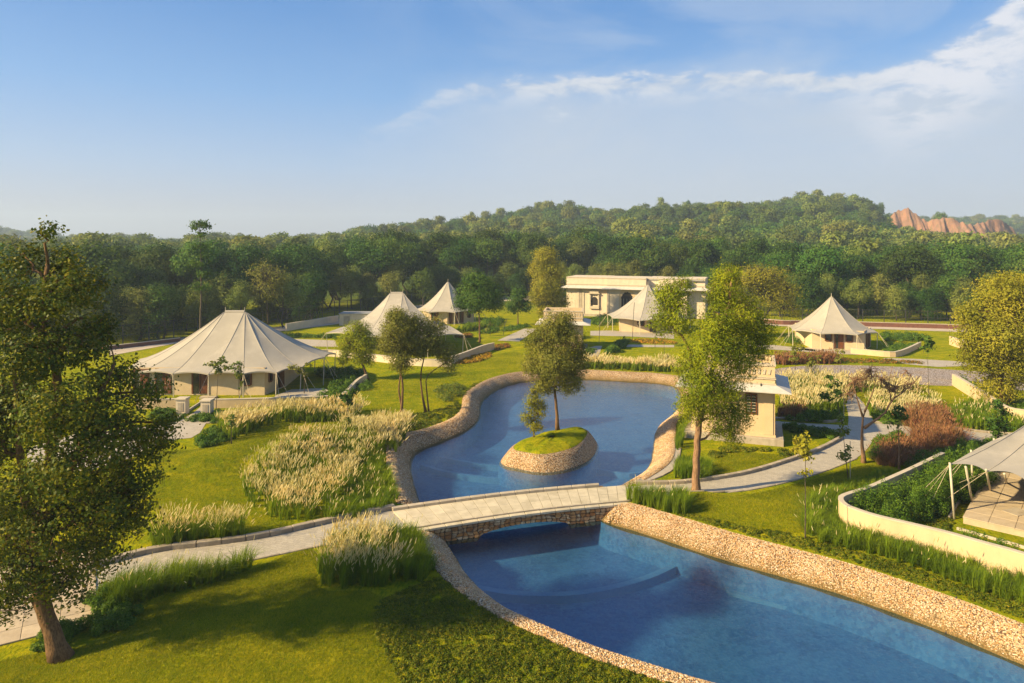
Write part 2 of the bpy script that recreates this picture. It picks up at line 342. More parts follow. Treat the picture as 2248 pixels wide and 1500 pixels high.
M['leaf_big'] = leafmat('leaves_olive', [(.030, .052, .009), (.058, .09, .013), (.09, .125, .015), (.21, .19, .014), (.065, .10, .018)], .3, .45, pscale=.5, patch=.6)
M['leaf_neem'] = leafmat('leaves_neem', [(.09, .15, .010), (.19, .24, .010), (.29, .31, .012), (.12, .18, .012)], .35, .5, pscale=.6, patch=.5)
M['leaf_olive'] = leafmat('leaves_soft_olive', [(.11, .13, .022), (.18, .19, .028), (.23, .225, .04), (.14, .16, .03)], .3, .55, pscale=.6)
M['leaf_dark'] = leafmat('leaves_dark', [(.035, .085, .014), (.06, .125, .018), (.085, .15, .02), (.045, .10, .015)], .3, .55, pscale=.5)
M['leaf_yellow'] = leafmat('leaves_yellow', [(.17, .175, .018), (.25, .245, .02), (.31, .285, .025), (.19, .19, .02)], .3, .55, pscale=.4)
M['leaf_young'] = leafmat('leaves_young', [(.07, .12, .02), (.12, .18, .03), (.17, .2, .03), (.22, .2, .03)], .3, .5, patch=0)
M['leaf_rose'] = leafmat('leaves_brown_reed', [(.11, .055, .035), (.17, .085, .05), (.22, .12, .07), (.10, .07, .03)], .25, .7, pscale=1.2)
FORc = [(.028, .078, .014), (.05, .125, .019), (.08, .165, .022), (.115, .185, .024), (.038, .098, .017)]
M['leaf_forest'] = leafmat('forest_leaves', [tuple(v * .66 for v in c) for c in FORc], .28, .6, objvar=.75, patch=.35, pscale=.12)
M['leaf_forest2'] = leafmat('forest_leaves_olive', [(.085, .13, .028), (.14, .19, .034), (.19, .22, .045), (.11, .15, .032)], .28, .6, objvar=.5, patch=.3, pscale=.15)
M['leaf_hill'] = leafmat('hill_leaves', [tuple(v * .85 for v in c) for c in FORc], .25, .6, objvar=.5, patch=.3, pscale=.02)
M['leaf_hill2'] = leafmat('hill_leaves_olive', [(.055, .11, .02), (.085, .145, .024), (.115, .165, .028), (.07, .12, .022)], .25, .6, objvar=.4, patch=.3, pscale=.02)
M['hedge'] = leafmat('hedge_leaves', [(.045, .10, .010), (.085, .165, .014), (.13, .20, .018)], .28, .5, pscale=1.0)
M['cover'] = leafmat('ground_cover_leaves', [(.045, .08, .006), (.085, .13, .008), (.14, .165, .010), (.28, .225, .012)], .25, .5, pscale=.8, patch=.5)
M['blade'] = leafmat('grass_blades', [(.09, .17, .010), (.15, .23, .012), (.22, .29, .016), (.12, .19, .014)], .4, .5, pscale=.5, patch=.4)
M['lawnblade'] = leafmat('lawn_blades', [(.12, .18, .005), (.20, .245, .006), (.30, .30, .009), (.42, .36, .02)], .4, .6, pscale=.3, patch=.45)
M['plume'] = leafmat('grass_plumes', [(.62, .53, .25), (.74, .66, .37), (.82, .75, .50), (.66, .56, .27)], .5, .8, patch=.15)
M['blade_brown'] = leafmat('brown_blades', [(.20, .085, .04), (.28, .13, .06), (.34, .18, .09), (.22, .14, .05)], .3, .7, patch=.3, pscale=1)
M['flower'] = leafmat('orange_flowers', [(.5, .2, .01), (.6, .34, .015), (.16, .14, .02), (.09, .12, .02)], .2, .6, patch=.2)
M['flower_red'] = leafmat('rust_flowers', [(.26, .09, .02), (.34, .16, .02), (.07, .10, .02), (.10, .12, .02)], .2, .6, patch=.2)
# ------------------------------------------------------------------ outlines on the ground (survey points read as ground positions)
def GP(pts, z=0.0): return [G(a, b, z) for a, b in pts]
RIM_PX = [(905,1150),(930,1195),(955,1240),(1000,1290),(1080,1347),(1200,1402),(1300,1442),(1400,1474),(1520,1512),(1760,1580),(2100,1700),(2600,1760),(3000,1640),
          (2600,1502),(2248,1376),(2100,1320),(1900,1253),(1760,1214),(1620,1177),(1500,1141),(1400,1112),(1343,1100),(1372,1074),(1410,1056),(1455,1028),(1476,1002),(1480,960),(1484,925),(1518,893),(1530,860),(1508,832),(1440,821),
          (1380,818),(1270,813),(1150,817),(1090,828),(1050,845),(1022,868),(1014,900),(990,922),(930,946),(880,964),(856,988),(852,1020),(862,1072),(880,1112)]
RIM = catmull(GP(RIM_PX), True, .35)
def hz(X, Y):
    X = np.asarray(X, float); Y = np.asarray(Y, float); z = np.zeros(np.broadcast(X, Y).shape)
    def g(px, py, sx, sy, h, rot=0):
        cx, cy = G(px, py); a = X - cx; b = Y - cy; c, s = math.cos(rot), math.sin(rot)
        return h * np.exp(-((a * c + b * s) / sx) ** 2 - ((-a * s + b * c) / sy) ** 2)
    z = z + g(650, 1000, 6.5, 2.6, 1.15, .35) + g(430, 1040, 4, 2.4, .55, .2) + g(1525, 1092, 1.3, .9, .22) + g(1680, 1125, 3, 1.6, .25, -.6) + g(560, 1400, 5, 2.5, .35, .4) + g(860, 870, 6, 3, .3) + g(900, 1400, 4, 2, .2)
    U = X / np.maximum(Y, 1); pxs = 1124 + U * FPX
    z = z + 3.2 * ss(125, 215, Y)
    E1 = np.interp(pxs, [-400,500,700,830,1000,1210,1350,1500,1700,1850,1920,1990,2060,2300,2800], [-30,-28,-24,-5,20,42,40,56,52,60,46,0,-12,-22,-22])
    h1 = (CH + E1 * 520 / FPX - 3.2) * ss(190, 520, Y) * (1 - .45 * ss(540, 800, Y))
    E2 = np.interp(pxs, [-500,0,200,600,750,1900,2050,2248,2800], [5,8,-14,-12,-6,8,34,30,20])
    h2 = (CH + E2 * 1000 / FPX - 3.2) * ss(560, 1000, Y) * (1 - ss(1050, 1700, Y))
    rough = (np.sin(X * .031 + 1.3 * np.sin(Y * .017)) * np.sin(Y * .027 + X * .009) * 4.5 + np.sin(X * .083 + Y * .05) * np.sin(Y * .071 - X * .03) * 2.6) * ss(220, 420, Y)
    return z + np.maximum(h1, h2) + rough
def hz1(x, y): return float(hz(np.array([x]), np.array([y]))[0])
def axis(a, b, fine, lo, hi, grow=1.09):
    v = list(np.arange(a, b, fine)); s = fine; x = b
    while x < hi: v.append(x); s = min(s * grow, 26); x += s
    s = fine; x = a - fine
    while x > lo: v.insert(0, x); s = min(s * grow, 26); x -= s
    return np.array([lo - 1] + [q for q in v if q > lo] + [hi + 1])
gx = axis(-22, 24, .33, -1650, 1650); gy = axis(14, 76, .33, -300, 2400)
XX, YY = np.meshgrid(gx, gy); ZZ = hz(XX, YY)
near = (XX > -15) & (XX < 60) & (YY > 12) & (YY < 80)
ins = np.zeros(XX.shape, bool); ins[near] = inside(XX[near], YY[near], RIM)
dr = np.zeros(XX.shape); k_ = ins; dr[k_] = dist(XX[k_], YY[k_], RIM)
ZZ = np.where(ins & (dr > .22), -4.0, ZZ)
nx, ny = len(gx), len(gy)
idx = np.arange(nx * ny).reshape(ny, nx)
Fq = np.stack([idx[:-1, :-1], idx[:-1, 1:], idx[1:, 1:], idx[1:, :-1]], -1).reshape(-1, 4)
gm = np_mesh('ground', np.stack([XX, YY, ZZ], -1).reshape(-1, 3), Fq, M['lawn'], smooth=True)
tag(link('ground', gm), kind='structure')
# pebble banks of the pool, one band following the rim
area = .5 * np.sum(RIM[:, 0] * np.roll(RIM[:, 1], -1) - np.roll(RIM[:, 0], -1) * RIM[:, 1])
tg = np.roll(RIM, -2, 0) - np.roll(RIM, 2, 0)
for _ in range(4): tg = (np.roll(tg, 1, 0) + tg + np.roll(tg, -1, 0)) / 3
tg /= np.linalg.norm(tg, axis=1)[:, None]; nrm = np.stack([-tg[:, 1], tg[:, 0]], 1) * (1 if area > 0 else -1)
def ofs(d):
    P = RIM + nrm * d
    for _ in range(int(4 + d * 3)): P = (np.roll(P, 1, 0) + P * 2 + np.roll(P, -1, 0)) / 4
    return P
prof = [(-.16, -.05), (-.08, .05), (.05, .10), (.25, .11), (.45, .05), (.7, -.1), (1.0, -.32), (1.3, -.56), (1.5, -.78), (1.62, -2.05)]
rings = []
for d, z in prof:
    P = ofs(d) if d > .4 else RIM + nrm * d
    rings.append(np.column_stack([P, np.full(len(P), z) + hz(P[:, 0], P[:, 1]) * (d < .6) + .03 * np.sin(np.arange(len(P)) * .9) * (d > .3)]))
n_ = len(RIM); V = np.vstack(rings)
a_ = np.arange(n_); b_ = (a_ + 1) % n_
bridge_foot = np.array([G(886,1176), G(1392,1106), G(1425,1066), G(1400,1046), G(850,1106)])
cut = inside(V[:, 0], V[:, 1], bridge_foot) & (V[:, 2] > -.12); V[cut, 2] = -.12
F_ = np.vstack([np.stack([i * n_ + a_, i * n_ + b_, (i + 1) * n_ + b_, (i + 1) * n_ + a_], 1) for i in range(len(prof) - 1)])
bank = link('pebble_bank', np_mesh('pebble_bank', V, F_, [M['pebble'], M['pool_floor']], midx=np.repeat(np.arange(len(prof) - 1) >= len(prof) - 2, n_).astype(int), smooth=True)); tag(bank, kind='structure')
# loose pebbles lying proud of the bank, where they show
def pebbles(n, dlo, dhi, ymax, size=.03):
    t = RNG.integers(0, n_, n); f = RNG.random(n)[:, None]; d = RNG.uniform(dlo, dhi, n); zs = np.interp(d, [p[0] for p in prof], [p[1] for p in prof])
    P = (RIM[t] * (1 - f) + RIM[(t + 1) % n_] * f) + nrm[t] * d[:, None]
    keep = (P[:, 1] < ymax) & (P[:, 1] > 17) & (np.abs(P[:, 0] / P[:, 1]) < .8); keep &= ~inside(P[:, 0], P[:, 1], bridge_foot); P = P[keep]; zs = zs[keep]; d = d[keep]; n = len(P)
    Z = zs + hz(P[:, 0], P[:, 1]) * (d < .6) + .012
    oc = np.array([(1, 0, 0), (0, 1, 0), (-1, 0, 0), (0, -1, 0), (0, 0, .7), (0, 0, -.5)], float)
    of = np.array([(0, 1, 4), (1, 2, 4), (2, 3, 4), (3, 0, 4), (1, 0, 5), (2, 1, 5), (3, 2, 5), (0, 3, 5)])
    s = size * RNG.uniform(.6, 1.5, (n, 1, 1)) * RNG.uniform(.7, 1.3, (n, 1, 3)); a = RNG.uniform(0, 6.3, n); ca, sa = np.cos(a)[:, None], np.sin(a)[:, None]
    v = oc[None] * s; x = v[..., 0] * ca - v[..., 1] * sa; y = v[..., 0] * sa + v[..., 1] * ca
    v = np.stack([x + P[:, :1], y + P[:, 1:], v[..., 2] + Z[:, None]], -1).reshape(-1, 3)
    f = (of[None] + (np.arange(n) * 6)[:, None, None]).reshape(-1, 3)
    return np_mesh('loose_pebble', v, f, M['pebble_bit'], rnd=np.repeat(RNG.random(n), 8))
tag(link('loose_pebble', pebbles(90000, -.1, 1.35, 62), bank), kind='stuff')
# water and the floor below it
def sheet(name, x0, x1, y0, y1, z, mat, step=2.0):
    xs = np.arange(x0, x1 + .01, step); ys = np.arange(y0, y1 + .01, step); A, B = np.meshgrid(xs, ys); i = np.arange(A.size).reshape(A.shape)
    return np_mesh(name, np.stack([A, B, np.full(A.shape, z)], -1).reshape(-1, 3), np.stack([i[:-1, :-1], i[:-1, 1:], i[1:, 1:], i[1:, :-1]], -1).reshape(-1, 4), mat)
RT = catmull(GP(RIM_PX), True, .35)
def pond_sheet(name, z, mat, d):     # a sheet over the cells well inside the rim, so that it ends under the banks
    xs = np.arange(-12, 52, .5); ys = np.arange(14, 78, .5); A, B = np.meshgrid(xs, ys); ok = inside(A, B, RIM) & (dist(A, B, RIM) > d)
    i = np.arange(A.size).reshape(A.shape); c = ok[:-1, :-1] | ok[:-1, 1:] | ok[1:, 1:] | ok[1:, :-1]
    f = np.stack([i[:-1, :-1], i[:-1, 1:], i[1:, 1:], i[1:, :-1]], -1)[c]
    return np_mesh(name, np.stack([A, B, np.full(A.shape, z)], -1).reshape(-1, 3), f, mat, smooth=True)
tag(link('water', pond_sheet('water', -.68, M['water'], 1.2)), kind='structure')
pf = tag(link('pool_floor', pond_sheet('pool_floor', -1.98, M['pool_floor'], 1.2)), kind='structure')
def ledge(px, wd, z, h, z0=-1.1):
    c = catmull(GP(px, z0), False, .5); t = np.gradient(c, axis=0); t /= np.linalg.norm(t, axis=1)[:, None]; nn = np.stack([-t[:, 1], t[:, 0]], 1)
    a, b = c + nn * wd / 2, c - nn * wd / 2; k = len(c)
    v = np.vstack([np.column_stack([q, np.full(k, zz)]) for q, zz in ((a, z - h), (a, z), (b, z), (b, z - h))])
    i = np.arange(k - 1); f = np.vstack([np.stack([r * k + i, r * k + i + 1, (r + 1) * k + i + 1, (r + 1) * k + i], 1) for r in range(3)])
    link('pool_step', np_mesh('pool_step', v, f, M['pool_step']), pf)
ledge([(1040,1262),(1130,1276),(1250,1277),(1350,1262),(1440,1235),(1520,1195)], .36, -1.62, .4)
ledge([(915,1000),(980,1018),(1060,1030),(1110,1034)], .3, -1.62, .4)
ledge([(960,985),(1040,1000),(1110,1008)], .22, -1.62, .4)
ledge([(1300,1010),(1380,1022),(1450,1010)], .25, -1.62, .4)
# pale slab raised off the pool floor along the lower basin's right-hand bank
raised_slab = [(1500,1195),(1545,1215),(1600,1290),(1760,1330),(1950,1392),(2120,1452),(2300,1510),(2700,1600),(2700,1480),(2248,1395),(1900,1290),(1700,1235)]
MB().prism(GP(raised_slab, -1.6), -1.99, -1.8).obj('pool_raised_slab', M['pool_step'], pf)
MB().tube([(*G(2100,1318), .14), (*G(2090,1350,-.3), -.25), (*G(2076,1392,-.7), -.70)], .03).obj('drain_hose', M['metal'], tag(empty('pool_hose', (0,0,0), 'thin dark hose running down the pebble bank into the water at right', 'hose')))
# island
isl = empty('pool_island', (2.75, 47.0, -2), 'small oval pebble island with a grassy top in the upper pool', 'island', rz=R(52))
isl_rings = [(4.62,2.86,-.1), (4.48,2.73,1.16), (4.25,2.5,1.5), (3.95,2.2,1.9), (3.75,2.0,2.12), (3.55,1.8,2.24)]
vs = []; K = 64
for a, b, z in isl_rings:
    for j in range(K):
        t = 2 * math.pi * j / K; e = 1 + .05 * math.sin(3 * t + 1) + .10 * math.cos(t) ** 7; vs.append((a * e * math.cos(t), b * e * math.sin(t), z))
link('pebble_slope', np_mesh('pebble_slope', vs, [(i*K+j, i*K+(j+1)%K, (i+1)*K+(j+1)%K, (i+1)*K+j) for i in range(len(isl_rings)-1) for j in range(K)], [M['pebble'], M['pool_floor']], midx=[int(i == 0) for i in range(len(isl_rings)-1) for j in range(K)], smooth=True), isl)
vs = []; gr = [(3.56,1.81,2.22), (3.4,1.65,2.34), (2.7,1.2,2.46), (1.6,.7,2.55), (.3,.2,2.58)]
for a, b, z in gr:
    for j in range(K):
        t = 2 * math.pi * j / K; e = 1 + .05 * math.sin(3 * t + 1) + .10 * math.cos(t) ** 7; vs.append((a * e * math.cos(t), b * e * math.sin(t), z + .03 * math.sin(7 * t)))
link('grassy_top', np_mesh('grassy_top', vs, [(i*K+j, i*K+(j+1)%K, (i+1)*K+(j+1)%K, (i+1)*K+j) for i in range(len(gr)-1) for j in range(K)], M['lawn'], smooth=True), isl)
def isl_z(x, y):
    c, s = math.cos(R(52)), math.sin(R(52)); a, b = x - 2.75, y - 47.0; u, v = a * c + b * s, -a * s + b * c
    r = math.hypot(u / 3.3, v / 1.55); return .24 + .3 * max(0, 1 - r)

# ------------------------------------------------------------------ paths and edging
def poly_sheet(name, px, z, mat, parent=None, smooth=True, world=None, kind='structure'):
    P = world if world is not None else catmull(GP(px), True, .8) if smooth else np.array(GP(px))
    me = bpy.data.meshes.new(name); bm = bmesh.new()
    vs = [bm.verts.new((x, y, z + hz1(x, y))) for x, y in P]; es = [bm.edges.new((vs[i], vs[(i + 1) % len(vs)])) for i in range(len(vs))]
    bmesh.ops.triangle_fill(bm, edges=es, use_beauty=True); bmesh.ops.recalc_face_normals(bm, faces=bm.faces)
    if sum(f.normal.z for f in bm.faces) < 0: bmesh.ops.reverse_faces(bm, faces=bm.faces)
    bm.to_mesh(me); bm.free(); me.materials.append(mat); o = link(name, me, parent)
    if parent is None: tag(o, kind=kind)
    return o
def strip(name, left, right, z, mat, n=40, parent=None):
    a = catmull(GP(left), False, .5); b = catmull(GP(right), False, .5); t = np.linspace(0, 1, n)
    rs = lambda P: np.stack([np.interp(t * (len(P) - 1), np.arange(len(P)), P[:, k]) for k in (0, 1)], 1)
    a, b = rs(a), rs(b); f = []; V = []
    for k in range(5):
        q = a + (b - a) * k / 4; V.append(np.column_stack([q, hz(q[:, 0], q[:, 1]) + z]))
    i = np.arange(n - 1)
    F = np.vstack([np.stack([k * n + i, (k + 1) * n + i, (k + 1) * n + i + 1, k * n + i + 1], 1) for k in range(4)])
    o = link(name, np_mesh(name, np.vstack(V), F, mat, smooth=False), parent); tag(o, kind='structure') if parent is None else 0; return o
kmesh = {}
def kerb(parent, px, mat='kerb', ln=.9, wd=.22, h=.16, z0=-.04, world=None, name='kerb_stone', gap=.02):
    c = catmull(world if world is not None else GP(px), False, .1); d = np.concatenate([[0], np.cumsum(np.linalg.norm(np.diff(c, axis=0), axis=1))]); n = max(1, int(d[-1] / ln)); l = d[-1] / n
    key = (mat, round(l, 1), wd, h)
    for i in range(n):
        p = [np.interp(s, d, c[:, 0]) for s in (i * l, (i + 1) * l)]; q = [np.interp(s, d, c[:, 1]) for s in (i * l, (i + 1) * l)]
        if key not in kmesh:
            kmesh[key] = MB().box(-l / 2 + gap / 2, l / 2 - gap / 2, -wd / 2, wd / 2, 0, h).mesh(name, M[mat], bevel=.02)
        x, y = sum(p) / 2, sum(q) / 2
        if abs(x / y) > .95: continue
        o = link(name, kmesh[key], parent, (x, y, z0 + hz1(x, y)), math.atan2(q[1] - q[0], p[1] - p[0]) + random.uniform(-.01, .01))
        o.location.z += random.uniform(-.008, .008)
p1 = strip('garden_path', [(-60,1330),(120,1262),(240,1232),(340,1212),(450,1199),(560,1184),(640,1167),(740,1144),(840,1124),(895,1116)], [(-60,1420),(160,1340),(280,1300),(380,1268),(470,1246),(555,1228),(690,1200),(800,1178),(890,1160),(912,1152)], .012, M['paving'])
kerb(p1, [(200,1246),(340,1211),(450,1198),(560,1183),(640,1166),(740,1143),(840,1122),(866,1117)], ln=1.05, wd=.3, h=.28)
kerb(p1, [(380,1270),(470,1248),(555,1230),(690,1202),(800,1180),(885,1163)], ln=1.3, wd=.12, h=.1)
p2 = strip('garden_path', [(1372,1070),(1430,1064),(1480,1062),(1545,1057),(1640,1040),(1740,1010),(1800,988),(1848,962),(1862,930),(1860,900),(1848,868),(1835,855)], [(1376,1096),(1440,1092),(1500,1090),(1600,1082),(1700,1064),(1800,1037),(1880,1006),(1915,968),(1918,930),(1905,900),(1880,868),(1858,850)], .014, M['paving'], n=70)
kerb(p2, [(1395,1063),(1480,1063),(1545,1056),(1640,1040),(1740,1010),(1800,988),(1846,964)], ln=.95, wd=.26, h=.24)
kerb(p2, [(1500,1091),(1600,1084),(1700,1066),(1800,1039),(1882,1007)], ln=1.2, wd=.1, h=.09)
p3 = strip('garden_path', [(1660,925),(1711,926),(1780,930),(1870,935)], [(1660,936),(1711,938),(1780,944),(1870,952)], .010, M['paving'], n=20)
kerb(p3, [(1690,920),(1760,922),(1800,928),(1850,925)], ln=1.2, wd=.25, h=.2)
p4 = strip('garden_path', [(1895,930),(1960,932),(2080,940),(2150,950),(2300,962)], [(1895,962),(1960,960),(2080,962),(2150,972),(2300,985)], .018, M['paving'], n=24)
kerb(p4, [(1920,929),(1960,931),(2080,939),(2150,949),(2300,960)], ln=1.2, wd=.22, h=.18)
p5 = strip('feeder_channel', [(1396,1056),(1440,1040),(1470,1018),(1478,985)], [(1410,1062),(1455,1046),(1484,1024),(1492,985)], .03, M['plaza'], n=16)
kerb(p5, [(1394,1058),(1440,1038),(1468,1016),(1475,985)], ln=.8, wd=.1, h=.1)
kerb(p5, [(1414,1060),(1457,1044),(1486,1022),(1494,985)], ln=.8, wd=.1, h=.1)
poly_sheet('gravel_road', [(1690,814),(1760,804),(1850,802),(2000,807),(2130,815),(2300,826),(2300,858),(2130,849),(2010,845),(1900,836),(1800,832),(1720,832)], .016, M['gravel'])
poly_sheet('paved_court', [(160,955),(300,940),(400,925),(455,925),(440,950),(420,962),(360,968),(280,1010),(180,1040),(60,1030),(60,985)], .02, M['plaza'], smooth=False)
c0 = tag(poly_sheet('entrance_walk', [(395,925),(425,907),(452,884),(478,884),(455,908),(440,927)], .026, M['plaza'], smooth=False), kind='structure')
kerb(c0, [(388,922),(408,907),(446,882)], 'kerb_pale', wd=.15, h=.2); kerb(c0, [(452,930),(480,928),(520,928)], 'kerb', wd=.2, h=.15)
poly_sheet('service_road', [(240,782),(400,752),(560,735),(740,712),(860,690),(1080,668),(1240,668),(1400,676),(1560,694),(1700,716),(1900,722),(2100,729),(2300,738),(2300,731),(2100,721),(1900,714),(1700,707),(1560,686),(1400,669),(1240,661),(1080,661),(860,680),(740,701),(560,724),(400,741),(240,768)], .03, M['road'], smooth=False)
poly_sheet('tent_court', [(600,750),(640,744),(735,748),(742,762),(640,760)], .02, M['plaza'], smooth=False)
poly_sheet('stone_path', [(1092,748),(1150,722),(1180,722),(1140,750)], .02, M['plaza'], smooth=False)
poly_sheet('stone_path', [(1296,727),(1340,726),(1480,734),(1480,744),(1380,739),(1296,737)], .02, M['plaza'], smooth=False)
poly_sheet('stone_path', [(1375,757),(1480,758),(1480,763),(1375,762)], .02, M['plaza'], smooth=False)
poly_sheet('stone_path', [(1265,770),(1310,760),(1322,760),(1312,785),(1290,785)], .02, M['plaza'], smooth=False)
poly_sheet('stone_path', [(1780,762),(1790,764),(1940,774),(1960,782),(1850,778),(1750,768)], .02, M['plaza'], smooth=False)
poly_sheet('stone_path', [(1940,787),(2000,788),(2110,794),(2150,803),(2060,806),(2010,802),(1940,794)], .02, M['plaza'], smooth=False)
poly_sheet('stone_path', [(1640,758),(1700,758),(1790,768),(1790,774),(1700,768),(1640,766)], .02, M['plaza'], smooth=False)

# slabbed terrace at the lower left: every slab its own stone
def terrace(name, label, corner, u, v, nu, nv, su, sv, z0, h, mat, thick=.05):
    t = empty(name, (corner[0], corner[1], z0), label, 'terrace')
    u = np.array(u, float); u /= np.linalg.norm(u); v = np.array(v, float); v /= np.linalg.norm(v); rz = math.atan2(u[1], u[0]); sg = 1 if u[0] * v[1] - u[1] * v[0] > 0 else -1
    t.rotation_euler = (0, 0, rz)
    MB().box(.03, nu * su - .03, *sorted((.03 * sg, (nv * sv - .03) * sg)), -.1, h - thick * .6).obj('base', M['slab' if h > .2 else 'mortar'], t)
    sl = MB().box(.008, su - .008, .008, sv - .008, 0, thick).mesh('slab', M[mat], bevel=.008)
    for i in range(nu):
        for j in range(nv):
            y = j * sv if sg > 0 else -(j + 1) * sv
            link('slab', sl, t, (i * su, y, h - thick + random.uniform(-.004, .004)))
    return t
c_ = G(213, 1366); terrace('stone_terrace', 'pale paved slab terrace at lower left behind the big leaning tree', c_, (-1.0, -.62), (-.62, 1.35), 9, 8, 1.15, .95, 0, .06, 'slab')

# ------------------------------------------------------------------ bridge
br = empty('stone_bridge', (0, 0, 0), 'low stone footbridge with pale deck and rubble arch across the pool', 'bridge')
NA, NB = np.array(G(906, 1168, .0)), np.array(G(1378, 1107, .0)); FA, FB = np.array(G(858, 1120)), np.array(G(1374, 1063))
def bz(t): return .05 + .14 * math.sin(math.pi * min(max(t, 0), 1))
NSEG = 22
def bp(t, s): a = NA + (NB - NA) * t; b = FA + (FB - FA) * t; return a + (b - a) * s
for i in range(NSEG):
    t0, t1 = i / NSEG + .0008, (i + 1) / NSEG - .0008
    for s0, s1 in ((.10, .5), (.503, .90)):
        q = [bp(t0, s0), bp(t1, s0), bp(t1, s1), bp(t0, s1)]; zz = [bz(t0), bz(t1), bz(t1), bz(t0)]; dz = random.uniform(-.004, .004)
        MB().add([(*p, z - .12) for p, z in zip(q, zz)] + [(*p, z + dz) for p, z in zip(q, zz)], [(3,2,1,0),(4,5,6,7),(0,1,5,4),(1,2,6,5),(2,3,7,6),(3,0,4,7)]).obj('deck_slab', M['deck'], br)
for s0, s1, h, ta, tb, nm in ((.905, 1.0, .14, 0, .875, 'kerb_stone'), (.085, .115, .05, -.02, 1.02, 'kerb_stone'), (-.01, .083, -.02, 0, 1, 'ledge_stone')):
    m = 14
    for i in range(m):
        t0, t1 = ta + (tb - ta) * i / m + .001, ta + (tb - ta) * (i + 1) / m - .001
        q = [bp(t0, s0), bp(t1, s0), bp(t1, s1), bp(t0, s1)]; zz = [bz(t0), bz(t1), bz(t1), bz(t0)]
        MB().add([(*p, z - .14) for p, z in zip(q, zz)] + [(*p, z + h) for p, z in zip(q, zz)], [(3,2,1,0),(4,5,6,7),(0,1,5,4),(1,2,6,5),(2,3,7,6),(3,0,4,7)]).obj(nm, M['kerb_pale' if nm == 'kerb_stone' else 'deck'], br, bevel=.015)
# the spandrel: mortar core with separate rubble stones set proud of it
def arch(t):
    a = (t - .50) / .215; top = -.80
    return -.78 + (.44 * math.sqrt(max(0, 1 - a * a)) if abs(a) < 1 else 0) - .12 * (abs(a) >= 1)
nrm_b = (NB - NA) / np.linalg.norm(NB - NA); out_b = np.array([nrm_b[1], -nrm_b[0]])
def fp(t, v, off): p = bp(t, .02); zt = bz(t) - .16; zb = arch(t); return (*(p + out_b * off), zb + (zt - zb) * v)
for face, s_ in (('near', 0), ('far', 1)):
    mb = MB(); k = 60
    for i in range(k):
        t0, t1 = i / k, (i + 1) / k
        vs = []
        for off in ((0, -.22) if s_ == 0 else (-2.9, -3.15)):
            for t in (t0, t1):
                for v in (0, 1): vs.append(fp(t, v, off))
        mb.add(vs, [(0,2,3,1),(4,5,7,6),(0,4,6,2),(1,3,7,5)])
    mb.obj('core', M['mortar'], br)
mb = MB(); k = 40
for i in range(k):
    t0, t1 = .285 + .43 * i / k, .285 + .43 * (i + 1) / k
    vs = [fp(t0, 0, 0), fp(t1, 0, 0), fp(t1, 0, -3.1), fp(t0, 0, -3.1)]; vs += [(x, y, z + .1) for x, y, z in vs]
    mb.add(vs, [(3,2,1,0),(4,5,6,7),(0,1,5,4),(2,3,7,6)])
mb.obj('vault', M['mortar'], br)
rows, cols = 5, 42; jit = {}
def node(i, j):
    if (i, j) not in jit:
        jit[i, j] = ((i + (random.uniform(-.33, .33) if 0 < i < cols else 0)) / cols, min(1, max(0, (j + (random.uniform(-.3, .3) if 0 < j < rows else 0)) / rows)))
    return jit[i, j]
for i in range(cols):
    for j in range(rows):
        q = [node(i, j), node(i + 1, j), node(i + 1, j + 1), node(i, j + 1)]; cx = sum(a for a, b in q) / 4; cy = sum(b for a, b in q) / 4
        ht = (bz(cx) - .16 - arch(cx))
        if ht < .45 and j % 2: continue
        if ht < .45:
            q2 = [node(i, min(j + 2, rows)), node(i + 1, min(j + 2, rows))]; q = [q[0], q[1], q2[1], q2[0]]; cx = sum(a for a, b in q) / 4; cy = sum(b for a, b in q) / 4
        s = .90; q = [(cx + (a - cx) * s, cy + (b - cy) * (s - .03)) for a, b in q]; dp = random.uniform(.035, .075)
        # octagonal outline so that stones read as broken, not square
        q8 = []
        for k in range(4):
            a, b = q[k], q[(k + 1) % 4]; c1, c2 = random.uniform(.12, .3), random.uniform(.7, .88)
            q8 += [(a[0] + (b[0] - a[0]) * c1, a[1] + (b[1] - a[1]) * c1), (a[0] + (b[0] - a[0]) * c2, a[1] + (b[1] - a[1]) * c2)]
        vs = [fp(a, b, -.02) for a, b in q8] + [fp(cx + (a - cx) * .86, cy + (b - cy) * .86, dp) for a, b in q8]
        MB().add(vs, [tuple(range(8, 16))] + [(k, (k + 1) % 8, 8 + (k + 1) % 8, 8 + k) for k in range(8)]).obj('stone', M['rubble'], br)

# ------------------------------------------------------------------ garden walls
def wall(name, label, pts, h, th, mat='wall', cap=True, cat='wall', z0=-.2, hs=None):
    c = np.array(pts, float); t = np.gradient(c, axis=0); t /= np.linalg.norm(t, axis=1)[:, None]; nn = np.stack([-t[:, 1], t[:, 0]], 1)
    o = empty(name, (c[0][0], c[0][1], 0), label, cat); off = np.array([c[0][0], c[0][1], 0]); k = len(c)
    H_ = np.full(k, h) if hs is None else hs
    def band(nm, w, za, zb, m):
        a, b = c + nn * w, c - nn * w; v = np.vstack([np.column_stack([a, za]), np.column_stack([a, zb]), np.column_stack([b, zb]), np.column_stack([b, za])]) - off
        i = np.arange(k - 1); f = [tuple(x) for r in range(4) for x in np.stack([r * k + i, r * k + i + 1, ((r + 1) % 4) * k + i + 1, ((r + 1) % 4) * k + i], 1)]
        f += [(0, k, 2 * k, 3 * k), (k - 1, 4 * k - 1, 3 * k - 1, 2 * k - 1)]
        MB().add(v, f).obj(nm, M[m], o)
    band('wall_face', th / 2, np.full(k, z0), H_, mat)
    if cap: band('coping', th / 2 + .02, H_ + .001, H_ + .06, 'coping')
    return o
